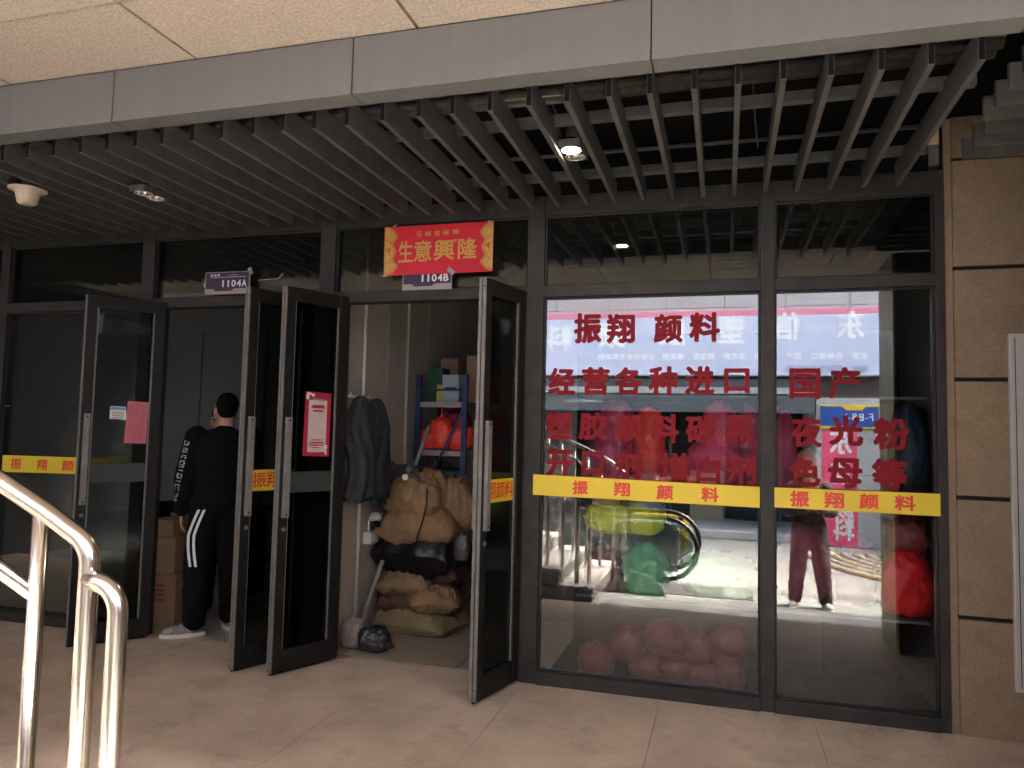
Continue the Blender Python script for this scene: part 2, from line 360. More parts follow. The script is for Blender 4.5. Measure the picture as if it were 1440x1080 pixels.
# upper building mass over the shop, with the pale stone soffit hung below it
ub = struct('upper_floor', MB().box(-14, 9, -4.35, 6, 3.28, 3.9).box(-14, -7.55, 0, 6, 0, 3.28).box(-7.55, 9, 3.45, 6, 0, 3.28), M_stucco)
sf = struct('soffit', MB().box(-12, 9, -4.34, -1.59, 3.20, 3.279), M_groove)
xs = [-1.235+1.094*k for k in range(-8, 9)]; ys = [-4.33, -3.78, -3.2, -2.62, -2.06, -1.60]
for a, b in zip(xs[:-1], xs[1:]):
    for c, d in zip(ys[:-1], ys[1:]):
        MB().box(a+0.008, b-0.008, c+0.008, d-0.008, 3.145, 3.1995).build('soffit_panel', M_soffit, sf, bevel=0.002)

struct('left_light_blocker', MB().box(-8.0, -7.6, -8.5, -0.001, -0.45, 3.2), mat('left_blocker_dark', (0.045, 0.043, 0.042), 0.7))  # added out of view to darken what the left panes mirror
struct('right_light_blocker', MB().box(5.0, 5.5, -12.2, -4.4, -0.45, 3.2).box(3.4, 3.6, -4.2, -0.04, -0.45, 3.14), mat('right_blocker_grey_brown', (0.12, 0.105, 0.095), 0.8))  # added unseen walls: darken the door reflections, cut light from the right
# louvred light fittings let into the soffit
def rfZ(x, y, Z):
    p = onZ(x, y, Z); return np.array([p[0], -p[1], Z])
for (xa, xb_, lab) in ((786, 892, 'louvred ceiling fitting mirrored left of the lit lamp'), (1008, 1112, 'louvred ceiling fitting mirrored at the middle mullion')):
    a, b = rfZ(xa, 366, 3.14), rfZ(xb_, 366, 3.14); y1 = a[1]
    L0 = thing('louvred_light', lab, 'ceiling fitting', ((a[0]+b[0])/2, y1, 3.14), 'louvred fittings in the soffit')
    for r_ in range(3):
        for c_ in range(5):
            w5 = (b[0]-a[0])/5; x0 = a[0]+c_*w5
            MB().box(x0+0.012, x0+w5-0.012, y1-0.16*r_-0.035, y1-0.16*r_, 3.136, 3.1445).build('louvre', M_white, L0)
# =================================================================== BROWN WALL ON THE RIGHT
wl = thing('building_wall', 'brown stucco wall with dark horizontal grooves right of the shop window', 'wall', (1.6, 0, 0))
MB().box(1.122, 5, 0.001, 0.081, 0, 3.27).build('backing', M_groove, wl)
zc = [0.0, 0.586, 1.192, 1.802, 2.388, 2.974, 3.27]
for a, b in zip(zc[:-1], zc[1:]):
    for x0, x1 in ((1.155, 3.2), (3.2, 5.0)):
        MB().box(x0+(0.004 if x0 > 2 else 0), x1, -0.03, 0.0005, a+(0.011 if a > 0 else 0), b-0.011 if b < 3.2 else b).build('wall_panel', M_stucco, wl, bevel=0.003)
MB().box(1.118, 1.1535, -0.012, 0.0005, 0, 3.27).build('reveal_strip', M_stucco, wl)
# square column at the terrace corner, seen only mirrored in the last window pane
cl = thing('wrapped_column', 'square column with worn yellow foil on its narrow side at the terrace corner', 'column', (1.6, -1.62, 0))
MB().box(1.172, 2.3, -1.87, -1.38, 0, 2.82).build('shaft', mat('column_dark_stone', (0.07, 0.055, 0.045), 0.7), cl, bevel=0.004)
MB().box(1.152, 1.1715, -1.875, -1.375, 0, 2.815).build('foil_wrap', mat('yellow_foil', (0.8, 0.72, 0.4), 0.45, 0, 0.6, 3, dirt=0.8, dirtcol=(0.30, 0.16, 0.08), streak=True), cl)
MB().box(1.148, 1.1515, -1.80, -1.45, 0.86, 0.91).build('tape_band', M_tape, cl)

# poster frame on the brown wall
pf = thing('wall_poster', 'silver aluminium poster frame cut by the right picture edge on the brown wall', 'poster frame', (1.9, -0.05, 0.25))
FX0, FX1, FZ0, FZ1 = 1.392, 2.35, 0.25, 2.035
MB().box(FX0, FX0+0.075, -0.062, -0.031, FZ0, FZ1).build('frame_bar', M_alu, pf, bevel=0.004)
MB().box(FX1-0.055, FX1, -0.062, -0.031, FZ0, FZ1).build('frame_bar', M_alu, pf, bevel=0.004)
MB().box(FX0+0.0755, FX1-0.0555, -0.062, -0.031, FZ1-0.055, FZ1).build('frame_bar', M_alu, pf, bevel=0.004)
MB().box(FX0+0.0755, FX1-0.0555, -0.062, -0.031, FZ0, FZ0+0.055).build('frame_bar', M_alu, pf, bevel=0.004)
MB().box(FX0+0.022, FX0+0.026, -0.0626, -0.0619, FZ0+0.02, FZ1-0.02).build('frame_groove', M_groove, pf)
MB().box(FX0+0.076, FX1-0.056, -0.045, -0.031, FZ0+0.056, FZ1-0.056).build('poster_sheet', mat('poster_sheet', (0.45, 0.12, 0.1), 0.4), pf)

# =================================================================== STOREFRONT
sf_ = thing('storefront', 'dark bronze aluminium shopfront with large lettered panes and open double doors', 'shopfront', (-2.1, 0.03, 0))
ZB, ZT, ZT2, ZH = 0.073, 2.300, 2.367, 2.806
def fbar(x0, x1, z0, z1, y0=-0.022, y1=0.08, name='mullion'): return MB().box(x0, x1, y0, y1, z0, z1).build(name, M_frame, sf_, bevel=0.003)
posts = [(-5.37, -5.288), (-4.048, -3.942), (-2.6, -2.49), (-1.163, -1.06), (0.193, 0.269), (1.069, 1.117), (-7.4, -7.3)]
for a, b in posts: fbar(a, b, 0, 2.925)
bays = [(-7.3, -5.37, 1), (-5.288, -4.048, 1), (-3.942, -2.6, 0), (-2.49, -1.163, 0), (-1.06, 0.193, 1), (0.269, 1.069, 1)]
e = 0.0006
pane_low = {}
for i, (a, b, fixed) in enumerate(bays):
    fbar(a+e, b-e, ZH, 2.925, -0.018, 0.078, 'header')
    fbar(a+e, b-e, ZT, ZT2, -0.028, 0.078, 'transom')
    for z0, z1 in ([(ZB, ZT)] if fixed else []) + [(ZT2, ZH)]:
        gk = MB()
        t = 0.011
        gk.box(a+e, a+t, 0.004, 0.04, z0, z1).box(b-t, b-e, 0.004, 0.04, z0, z1).box(a+t, b-t, 0.0045, 0.0395, z0+e, z0+t).box(a+t, b-t, 0.0045, 0.0395, z1-t, z1-e)
        gk.build('gasket', M_gasket, sf_)
        p = MB().box(a+t+e, b-t-e, 0.018, 0.024, z0+t+e, z1-t-e).build('window_pane', M_glass if z0 == ZB else M_glass_up, sf_)
        if z0 == ZB: pane_low[i] = p
    if fixed: fbar(a+e, b-e, 0, ZB, -0.035, 0.078, 'sill')
for a, b in ((-3.9415, -3.865), (-2.668, -2.6005), (-2.4895, -2.41), (-1.235, -1.1635)): fbar(a, b, 0, ZT-0.001, -0.015, 0.07, 'jamb')

def band(x0, x1, zs, Y, pane):
    (a, b), (c, d) = zs      # (top,bottom) at x0 and x1
    MB().prism([(x0, b), (x1, d), (x1, c), (x0, a)], Y-0.0006, Y).build('yellow_band', M_yellow, pane)
YL = 0.0172
P1, P2, P0 = pane_low[4], pane_low[5], pane_low[1]
band(-1.10, 0.19, ((1.226, 1.104), (1.205, 1.091)), YL-0.0405, P1)
band(0.266, 1.078, ((1.206, 1.098), (1.207, 1.091)), YL-0.0405, P2)
band(-5.285, -4.07, ((1.212, 1.085), (1.219, 1.102)), YL, P0)
px_text([('振', 807, 440, 846, 483), ('翔', 853, 441, 893, 483), ('颜', 919, 441, 960, 482), ('料', 969, 439, 1013, 481)], YL, M_red, 'lettering', P1, 0.042)
px_text([('经', 771, 517, 809, 555), ('营', 818, 516, 857, 556), ('各', 864, 516, 904, 556), ('种', 912, 515, 953, 556), ('进', 963, 515, 1005, 555), ('口', 1018, 518, 1054, 553)], YL, M_red, 'lettering', P1, 0.042)
px_text([('塑', 768, 579, 805, 618), ('胶', 814, 579, 854, 619), ('颜', 864, 581, 903, 621), ('料', 915, 582, 955, 623), ('碳', 964, 584, 1008, 624), ('黑', 1019, 584, 1060, 625)], YL, M_red, 'lettering', P1, 0.042)
px_text([('开', 768, 632, 806, 671), ('口', 818, 635, 849, 669), ('剂', 864, 634, 902, 673), ('增', 928, 636, 968, 678), ('白', 979, 641, 1013, 680), ('剂', 1021, 638, 1064, 682)], YL, M_red, 'lettering', P1, 0.042)
px_text([('国', 1110, 518, 1154, 561), ('产', 1165, 516, 1211, 561)], YL, M_red, 'lettering', P2, 0.042)
px_text([('夜', 1112, 585, 1156, 629), ('光', 1166, 584, 1214, 627), ('粉', 1228, 588, 1279, 633)], YL, M_red, 'lettering', P2, 0.042)
px_text([('色', 1110, 643, 1154, 684), ('母', 1164, 644, 1213, 687), ('等', 1226, 645, 1276, 690)], YL, M_red, 'lettering', P2, 0.042)
YB = YL-0.0405-0.0010
px_text([('振', 805, 675.5, 827, 695.5), ('翔', 863, 678, 886, 698), ('颜', 923, 681.5, 947, 703), ('料', 986, 685, 1011, 706)], YB, M_bandred, 'band_lettering', P1, 0.042)
px_text([('振', 1111, 690, 1138, 713), ('翔', 1159, 692, 1187, 715), ('颜', 1208, 694, 1236, 716), ('料', 1258, 696.5, 1288, 718.5)], YB, M_bandred, 'band_lettering', P2, 0.042)
px_text([('振', 15, 644, 30, 660), ('翔', 52, 646, 66, 661), ('颜', 87, 647, 104, 663)], YL-0.001, M_bandred, 'band_lettering', P0, 0.03)

# ---- doors: hinge point, direction of the leaf, which local side is the outer face
LEAF = 0.54; DT = 0.046
M_doorframe = mat('shaded_door_aluminium', (0.014, 0.013, 0.012), 0.5, 0.0, 0.25, 5, 0.05, 90, spec=0.22, dirt=0.2, dirtcol=(0.08, 0.07, 0.06))  # darker copy of the frame colour, shade on the open leaves painted in
def make_door(hx, hy, end, outer, glasschars, label):
    ang = math.atan2(end[1]-hy, end[0]-hx); LEAF = math.hypot(end[0]-hx, end[1]-hy)
    d = bpy.data.objects.new('door', None); COL.objects.link(d); d.location = (hx, hy, 0); d.rotation_euler = (0, 0, ang)
    adopt2 = wmat(sf_).inverted(); d.parent = sf_; d.matrix_parent_inverse = adopt2
    d['label'] = label
    Mw = wmat(d)
    def loc(mb, name, m, bevel=0.0, **k):
        o = mb.build(name, m, None, bevel, **k); o.parent = d; return o
    z0, z1 = 0.02, 2.335; h = DT/2; st = 0.068
    def fr(x0, x1, a, b, nm): loc(MB().box(x0, x1, -h, h, a, b), nm, M_doorframe, 0.0035)
    fr(0, st, z0, z1, 'stile'); fr(LEAF-st, LEAF-0.006, z0, z1, 'stile')
    fr(st+e, LEAF-st-e, z1-0.085, z1, 'rail'); fr(st+e, LEAF-st-e, z0, z0+0.125, 'rail')
    ed = MB().box(LEAF-0.0055, LEAF+0.002, -h, -h+0.019, z0, z1).box(LEAF-0.0055, LEAF+0.002, h-0.019, h, z0, z1)
    loc(ed, 'edge_strip', M_edge)
    hol = MB()
    for zz in (z0+0.06, z1-0.05): hol.tube([(LEAF+0.0015, h-0.009, zz), (LEAF+0.003, h-0.009, zz)], 0.005, 10)
    loc(hol, 'screw_hole', M_black)
    loc(MB().box(st+e, LEAF-st-e, -0.003, 0.003, z0+0.1255, z1-0.0855), 'glass', M_doorglass)
    bd = MB()
    for sgn in (-1, 1):
        y0, y1 = sorted((sgn*0.004, sgn*0.014))
        bd.box(st+e, st+0.010, y0, y1, z0+0.126, z1-0.086).box(LEAF-st-0.010, LEAF-st-e, y0, y1, z0+0.126, z1-0.086)
    loc(bd, 'glazing_bead', M_edge)
    for sgn in (-1, 1):
        y0, y1 = sorted((sgn*(h+0.0005), sgn*(h+0.026)))
        loc(MB().box(LEAF-0.062, LEAF-0.024, y0, y1, 0.93, 1.535), 'handle', M_edge, 0.003)
    for sgn in (-1, 1):
        loc(MB().tube([(LEAF-0.043, sgn*(h+0.0005), 0.86), (LEAF-0.043, sgn*(h+0.008), 0.86)], 0.012, 16), 'lock_cylinder', M_edge)
        for zz in (0.95, 1.515): loc(MB().tube([(LEAF-0.043, sgn*(h+0.0262), zz), (LEAF-0.043, sgn*(h+0.0275), zz)], 0.006, 10), 'screw', M_black)
    loc(MB().tube([(0.02, 0, 0.003), (0.02, 0, 0.0195)], 0.014, 12), 'pivot', M_edge)
    loc(MB().box(0.0, LEAF-0.004, -0.004, 0.004, 0.006, 0.0195), 'brush_seal', M_black)
    yo = 0.0036*outer
    y0, y1 = sorted((yo, yo*1.2)); gx0, gx1 = st+0.0005, LEAF-st-0.0005
    loc(MB().box(gx0, gx1, y0, y1, 1.075, 1.205), 'yellow_band', M_yellow)
    y0, y1 = sorted((-yo, -yo*1.2))
    loc(MB().box(gx0, gx1, y0, y1, 1.075, 1.20), 'band_back', M_grayfilm)
    if glasschars:
        mb = MB(); U = vec(-outer*-1, 0, 0) if outer < 0 else vec(-1, 0, 0)
        o_ = vec(gx0 if outer < 0 else gx1, yo*1.25, 1.095) + U*0.02
        line_text(mb, glasschars, o_, U, UZ, vec(0, outer, 0), 0.092, pitch=0.098, bold=0.02)
        loc(mb, 'band_lettering', M_bandred)
    return d, Mw
H1, H2, H3, H4 = (-3.82, -0.022), (-2.66, -0.022), (-2.385, -0.022), (-1.187, -0.03)
d1, M1 = make_door(*H1, (-4.130, -0.405), -1, None, 'leftmost open leaf, dark with a pink sheet stuck inside its glass')
d2, M2 = make_door(*H2, (-2.832, -0.457), 1, '振翔颜', 'open leaf right of the man in black')
d3, M3 = make_door(*H3, (-2.582, -0.440), -1, None, 'open leaf carrying the red poster')
d4, M4 = make_door(*H4, (-1.300, -0.471), 1, '翔颜料', 'open leaf nearest the lettered window')
def leaf_plane(M, side):
    n = np.array((M.to_3x3() @ Vector((0, 1, 0)))[:]); p = np.array((M @ Vector((0.2, side*0.0042, 1)))[:]); return p, n
def leaf_local(M, x, y, side):
    p, n = leaf_plane(M, side); q = onP(x, y, p, n); l_ = M.inverted() @ Vector(q); return l_
def sheet_on_leaf(name, M, side, pxq, m, label, cat, th=0.0006):
    a = [leaf_local(M, x, y, side) for x, y in pxq]; mb = MB(); y = side*0.0050
    pts = [(p.x, p.z) for p in a]; mb.prism(pts, y-th/2, y+th/2)
    mb.v = [tuple(M @ Vector(v)) for v in mb.v]
    return tag(mb.build(name, m), label, cat), a

M_pink = mat('pink_paper', (0.62, 0.17, 0.2), 0.7, var=0.05)
M_pinkline = mat('pink_paper_print', (0.42, 0.10, 0.13), 0.7)
sh, q = sheet_on_leaf('paper_sheet', M1, 1, [(180, 564), (209, 566), (205, 624), (174, 623)], M_pink, 'pink printed sheet of paper on the glass of the leftmost door', 'paper')
mb = MB(); A, B_, C_, D_ = q
for r_ in range(13):
    t0 = 0.08+r_*0.065
    for (s0, s1) in ((0.12, 0.28), (0.34, 0.55), (0.62, 0.86)):
        if random.random() < 0.15: continue
        P = [A.lerp(D_, t0), B_.lerp(C_, t0)]; l0 = P[0].lerp(P[1], s0); l1 = P[0].lerp(P[1], s1)
        mb.box(min(l0.x, l1.x), max(l0.x, l1.x), 0.0055, 0.0060, l0.z-0.003, l0.z+0.002)
mb.v = [tuple(M1 @ Vector(v)) for v in mb.v]; mb.build('print', M_pinkline, sh, kind='stuff')
sh, q = sheet_on_leaf('sticker', M1, 1, [(155, 571), (177, 572), (178, 591), (154, 589)], M_white, 'small white and blue sticker beside the pink sheet', 'sticker')
A, B_, C_, D_ = q; zt, zb = A.z, D_.z; x0, x1 = sorted((A.x, B_.x))
mb = MB().box(x0+0.002, x1-0.002, 0.0055, 0.0060, zt-0.024, zt-0.006); mb.v = [tuple(M1 @ Vector(v)) for v in mb.v]; mb.build('header_print', mat('sky_blue_print', (0.12, 0.35, 0.55), 0.5), sh)
mb = MB()
for k in range(5): mb.box(x0+0.012, x1-0.012, 0.0055, 0.0060, zt-0.042-k*0.012, zt-0.038-k*0.012)
mb.v = [tuple(M1 @ Vector(v)) for v in mb.v]; mb.build('print', M_purple, sh, kind='stuff')
M_crim = mat('crimson_paper', (0.42, 0.02, 0.05), 0.5)
M_palep = mat('pale_pink_paper', (0.62, 0.48, 0.46), 0.6)
sh, q = sheet_on_leaf('poster', M3, 1, [(430, 550), (466, 554), (462, 642), (425, 641)], M_crim, 'red bordered poster with pale centre stuck inside the third door leaf', 'poster')
A, B_, C_, D_ = q
def on3(s, t): return A.lerp(B_, s).lerp(D_.lerp(C_, s), t)
def m3box(mb, s0, t0, s1, t1, y=0.0056):
    a, b = on3(s0, t0), on3(s1, t1); mb.box(min(a.x, b.x), max(a.x, b.x), y, y+0.0005, min(a.z, b.z), max(a.z, b.z))
mb = MB(); m3box(mb, 0.14, 0.13, 0.86, 0.93); mb.v = [tuple(M3 @ Vector(v)) for v in mb.v]; mb.build('inner_sheet', M_palep, sh)
for nm, cc, cells in (('print', M_crim, [(0.28, 0.2, 0.72, 0.215), (0.24, 0.225, 0.76, 0.245), (0.3, 0.28, 0.7, 0.3), (0.3, 0.74, 0.7, 0.75), (0.24, 0.78, 0.76, 0.795), (0.22, 0.82, 0.78, 0.83), (0.32, 0.86, 0.6, 0.87)]),
                      ('coloured_squares', mat('teal_print', (0.1, 0.4, 0.4), 0.5), [(0.3, 0.09, 0.38, 0.125), (0.54, 0.1, 0.62, 0.135)]),
                      ('coloured_squares', M_gold, [(0.42, 0.095, 0.5, 0.13), (0.66, 0.1, 0.74, 0.14)]),
                      ('floral_corner', M_print, [(0.05, 0.02, 0.22, 0.05), (0.03, 0.06, 0.14, 0.12), (0.24, 0.03, 0.34, 0.07), (0.8, 0.82, 0.92, 0.88), (0.84, 0.89, 0.9, 0.97)])):
    mb = MB()
    for c4 in cells: m3box(mb, *c4, y=0.0063)
    mb.v = [tuple(M3 @ Vector(v)) for v in mb.v]; mb.build(nm, cc, sh, kind='stuff')

# =================================================================== SIGNS ON THE TRANSOM
def unit_sign(x0, x1, z0, z1, num, label):
    Y = -0.030
    s = thing('unit_sign', label, 'sign', ((x0+x1)/2, Y, z0))
    MB().box(x0, x1, Y-0.008, Y, z0, z1).build('plate', M_greyplate, s, bevel=0.002)
    w_, h_ = x1-x0, z1-z0; zb = z0+0.24*h_
    poly = [(x0+0.008, zb), (x0+0.20*w_, zb), (x0+0.24*w_, zb-0.1*h_), (x0+0.6*w_, zb-0.1*h_), (x0+0.66*w_, zb), (x1-0.006, zb), (x1-0.006, z1-0.006), (x0+0.008, z1-0.006)]
    MB().prism(poly, Y-0.0095, Y-0.0082).build('purple_field', M_purple, s)
    mb = MB(); hh = 0.30*h_; cw = 0.105*w_; x = x1-0.05*w_-len(num)*cw*1.12
    for ch in num:
        wd = cw*(0.32 if ch == '1' else 0.95); put_glyph(mb, ch, vec(x+(cw-wd)/2, Y-0.0098, zb+0.08*h_), UX, UZ, NY, wd, hh, 0.05 if ch != '1' else 0.1); x += cw*1.12
    mb.build('number_lettering', M_print, s)
    mb = MB(); line_text(mb, '1区-8区-街', vec(x0+0.12*w_, Y-0.0098, z1-0.20*h_), UX, UZ, NY, 0.10*h_, bold=0.05)
    line_text(mb, '1 Floor 8 Street', vec(x0+0.52*w_, Y-0.0098, z1-0.18*h_), UX, UZ, NY, 0.06*h_, bold=0)
    mb.box(x0+0.12*w_, x1-0.03, Y-0.0101, Y-0.0097, z1-0.255*h_, z1-0.24*h_); mb.build('small_lettering', M_print, s, kind='stuff')
unit_sign(-3.489, -3.128, 2.381, 2.538, '1104A', 'small purple and grey unit sign reading 1104A above the left doorway')
unit_sign(-1.99, -1.652, 2.366, 2.522, '1104B', 'purple and grey unit sign reading 1104B tucked under the red banner')
# red couplet banner
bn = thing('shop_banner', 'red banner with gold characters taped above the second doorway', 'banner', (-1.76, -0.05, 2.47))
YR = -0.048
bq = [tuple(onY(x, y, YR)[[0, 2]]) for x, y in ((539.5, 388), (692.5, 381.5), (694.5, 311), (541, 320))]
MB().prism(bq, YR, YR+0.0015).build('red_sheet', M_rednp, bn)
gx, gz = 520, 290
def zz(x, y): p = onY(gx+x/7.2, gy_+y/7.2, YR-0.0018); return (p[0], p[2])
gy_ = 290
def blob_poly(lobes, edge_x, side):
    pass
def clip_lobe(mb, cx, cy, rx, ry, left, m_y, xe):
    pts = []
    for k in range(28):
        a = -math.pi/2 + math.pi*k/27
        ca = math.cos(a)*(1 if left else -1)
        sc = 1 + 0.05*math.cos(6*a)
        p = onY(gx+(cx+rx*ca*sc)/7.2, gy_+(cy+ry*math.sin(a))/7.2, YR); pts.append((p[0], p[2]))
    pts = [(min(max(px_, bq[0][0]+0.0015), bq[2][0]-0.0015), pz_) for px_, pz_ in pts]
    mb.prism(pts, m_y-0.0004, m_y)
gold = MB(); redl = MB(); gold2 = MB()
for left, ex in ((True, 150), (False, 1252)):
    dy = 0 if left else -50
    for i, (cy, ry, rx) in enumerate(((310, 95, 128), (610, 88, 125), (460, 132, 112))):
        cyy = cy+dy
        lay = YR-0.0006-0.0009*i
        clip_lobe(gold, ex, cyy, rx, ry, left, lay, ex); clip_lobe(redl, ex, cyy, rx-11, ry-10, left, lay-0.0005, ex); clip_lobe(gold2, ex, cyy, rx-17, ry-16, left, lay-0.0010, ex)
gold.build('scalloped_border', M_gold, bn, kind='stuff'); redl.build('border_line', M_rednp, bn, kind='stuff'); gold2.build('border_fill', M_gold, bn, kind='stuff')
mr_ = MB()
for (cx, cy) in ((195, 450), (1200, 395)):
    for k in range(9):
        a = k*0.7; p = onY(gx+(cx+22*math.cos(a)*(k % 3)/2)/7.2, gy_+(cy+30*math.sin(a)*(k % 3)/2)/7.2, YR); mr_.obox((p[0], YR-0.0052, p[2]), (0.012, 0.0006, 0.007), Matrix.Rotation(a, 3, 'Y'))
mr_.build('emblem_print', M_rednp, bn, kind='stuff')
YG = YR-0.0020
px_text([('生', 560, 339, 581, 369), ('意', 582, 338, 607, 368), ('興', 610, 337, 639, 366), ('隆', 644, 334.5, 671, 364)], YG, M_gold, 'lettering', bn, 0.022)
px_text([('诚', 597, 325, 606, 332), ('信', 611, 324, 619, 331.6), ('经', 623, 323, 632, 330), ('营', 636, 322, 646, 329), ('印', 586.5, 325, 592.5, 334), ('章', 638, 336, 642.5, 340)], YG, M_gold, 'small_lettering', bn, 0.03)
def tape(x, y, Y, w_, h_, a, label):
    p = onY(x, y, Y); o = MB().obox((p[0], Y, p[2]), (w_, 0.0006, h_), Matrix.Rotation(R(a), 3, 'Y')).build('tape', M_tape); tag(o, label, 'tape')
tape(634, 381, YR-0.004, 0.055, 0.028, 40, 'crinkled clear tape over the lower edge of the red banner')
tape(352, 381, -0.0305, 0.03, 0.05, -25, 'crumpled clear tape at the right corner of the 1104A sign')
tape(377, 393, -0.0005+0.0165, 0.16, 0.006, -2, 'long thin strip of clear tape right of the 1104A sign')
tape(395, 388, 0.016, 0.05, 0.008, -45, 'short slanting scrap of tape near the door top')
tape(288, 401, 0.016, 0.02, 0.03, 10, 'small tape scrap left of the 1104A sign')
tape(555, 318, YR-0.004, 0.03, 0.012, -35, 'tape at the upper left corner of the red banner')
tape(689, 311.5, YR-0.004, 0.03, 0.012, 10, 'tape at the upper right corner of the red banner')
tape(541, 388, YR-0.004, 0.03, 0.012, 5, 'tape at the lower left corner of the red banner')
tape(10, 471, 0.016, 0.02, 0.08, 3, 'pale tape remnant on the far left pane')
tape(10, 571, 0.016, 0.06, 0.006, 0, 'thin tape remnant low on the far left pane')

# =================================================================== CANOPY
cn = thing('canopy', 'grey metal canopy fascia with dark slats running to the shopfront', 'canopy', (-2, -1.5, 2.9))
xs = [-0.273+1.2585*k for k in range(-9, 5)]
for a, b in zip(xs[:-1], xs[1:]):
    g = 0.003
    MB().prism([(-1.605, 2.895), (-1.485, 2.900), (-1.485, 2.915), (-1.590, 2.912), (-1.590, 3.144), (-1.605, 3.144)], a+g, b-g, axis='x').build('fascia_panel', M_fascia, cn, bevel=0.0015)
MB().box(-11, 5, -1.5895, -1.575, 2.93, 3.144).build('fascia_backing', M_gasket, cn)
sl = MB().box(-0.0115, 0.0115, -1.468, -0.105, 2.825, 2.945).build('slat', M_slat, cn, bevel=0.0012)
ecm = MB().box(-0.0095, 0.0095, -1.4695, -1.4685, 2.829, 2.941).build('slat_end', M_black, cn)
me_s, me_e = sl.data, ecm.data
sl.location.x = -5.11
X0, PITCH = 0.043, 0.16625
k0 = -36
first = True
for k in range(k0, 6):
    x = X0+PITCH*k
    if first: sl.location = (x, 0, 0); ecm.location = (x, 0, 0); first = False; s_ = sl
    else:
        s_ = sl.copy(); COL.objects.link(s_); s_.location = (x+random.uniform(-0.004, 0.004), 0, random.uniform(-0.003, 0.003)); s_.rotation_euler = (0, 0, random.uniform(-0.003, 0.003))
        c_ = ecm.copy(); COL.objects.link(c_); c_.location = s_.location; c_.rotation_euler = s_.rotation_euler
for y in (-0.446, -0.604, -0.756, -0.906, -1.048, -1.194, -1.340):
    MB().box(1.04 if y < -0.85 else 1.09, 4, y-0.0135, y+0.0135, 2.826, 2.926).build('return_slat', M_slat, cn, bevel=0.0012)
for y, z in ((-1.02, 2.955), (-0.27, 2.955)):
    MB().box(-7, 0.98, y-0.02, y+0.02, z-0.028, z+0.02).build('crossbar', M_galv, cn, bevel=0.002)
clp = MB()
for k in range(k0, 6):
    for y in (-1.02, -0.27):
        x = X0+PITCH*k; clp.box(x+0.0145, x+0.026, y-0.022, y-0.0205, 2.915, 2.965)
clp.build('slat_clip', M_galv, cn, kind='stuff')
MB().tube([(-7, -1.18, 2.99), (1.0, -1.18, 2.99)], 0.03, 12).build('rusty_pipe', M_rust, cn, smooth=True)
MB().tube([(-7, -1.27, 2.975), (1.0, -1.27, 2.975)], 0.022, 8).build('rusty_pipe', M_rust, cn, smooth=True)
MB().tube([(-7, -0.5, 3.0), (1.0, -0.45, 3.0)], 0.012, 8).build('conduit', M_galv, cn, smooth=True)
MB().box(-7, 1.05, -1.31, -1.05, 3.06, 3.27).build('concrete_beam', mat('plenum_beam', (0.16, 0.155, 0.15), 0.8, var=0.15), cn)
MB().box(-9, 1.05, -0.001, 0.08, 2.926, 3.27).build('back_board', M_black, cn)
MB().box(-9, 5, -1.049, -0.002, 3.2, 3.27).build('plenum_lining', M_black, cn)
for (x, y, xx) in ((-0.79, -1.3, -0.70), (-0.84, -1.3, -0.76), (0.12, -0.8, 0.16), (-0.5, -1.2, -0.48)):
    MB().tube([(x, y, 3.19), ((x+xx)/2, y+0.2, 3.05), (xx, y+0.35, 2.96)], 0.003, 6).build('cable', M_galv, cn)

# downlights
def downlight(x, y, z, lit, label):
    d = thing('downlight', label, 'ceiling light', (x, y, z))
    hs = MB(); t = 0.004
    hs.box(x-0.052, x+0.052, y-0.10, y-0.0965, z, z+0.035).box(x-0.052, x+0.052, y+0.0965, y+0.10, z, z+0.035).box(x-0.052, x-0.0485, y-0.0965, y+0.0965, z, z+0.035).box(x+0.0485, x+0.052, y-0.0965, y+0.0965, z, z+0.035)
    hs.build('housing', M_slat, d)
    for i, yy in enumerate((y-0.047, y+0.047)):
        cup = MB().lathe([(0.030, 0.05), (0.044, 0.012), (0.046, 0.002), (0.0485, 0.002), (0.0485, 0.0), (0.045, 0.0)][::-1], (x, yy, z), 24)
        # open reflector: remove caps by building wall only
        me = MB(); seg = 24; prof = [(0.0455, 0.0), (0.043, 0.014), (0.028, 0.055)]
        vs = []; fs = []
        for r0, zz_ in prof:
            for k in range(seg): a = 2*math.pi*k/seg; vs.append((x+r0*math.cos(a), yy+r0*math.sin(a), z+zz_))
        for a in range(2):
            for k in range(seg): fs.append((a*seg+k, a*seg+(k+1) % seg, (a+1)*seg+(k+1) % seg, (a+1)*seg+k))
        fs.append(tuple(2*seg+k for k in range(seg)))
        me._add(vs, fs); me.build('reflector', M_steel, d, smooth=True)
        MB().tube([(x+0.047*math.cos(a), yy+0.047*math.sin(a), z-0.001) for a in np.linspace(0, 2*math.pi, 25)], 0.0025, 6).build('ring', M_alu, d)
        if lit and i == 0: MB().ell((x, yy, z+0.012), (0.040, 0.040, 0.018), None, 20, 8).build('lamp', M_lamp, d, smooth=True)
        else: MB().tube([(x-0.006, yy, z+0.01), (x-0.006, yy, z+0.05)], 0.005, 8).tube([(x+0.006, yy, z+0.01), (x+0.006, yy, z+0.05)], 0.005, 8).build('unlit_tube', M_white, d)
    MB().lathe([(0.045, 0.056), (0.055, 0.08), (0.05, 0.13), (0.02, 0.15)], (x, y+0.02, z), 20).build('back_can', mat('brown_can', (0.14, 0.09, 0.07), 0.5), d, smooth=True)
M_lamp = emit('lamp_glow', (1.0, 0.93, 0.72), 14.0)
downlight(-0.718, -0.87, 2.845, True, 'twin downlight between the slats with one lamp lit')
downlight(-3.20, -0.90, 2.79, False, 'unlit twin downlight between the slats on the left')
p = onZ(38, 283, 2.745)
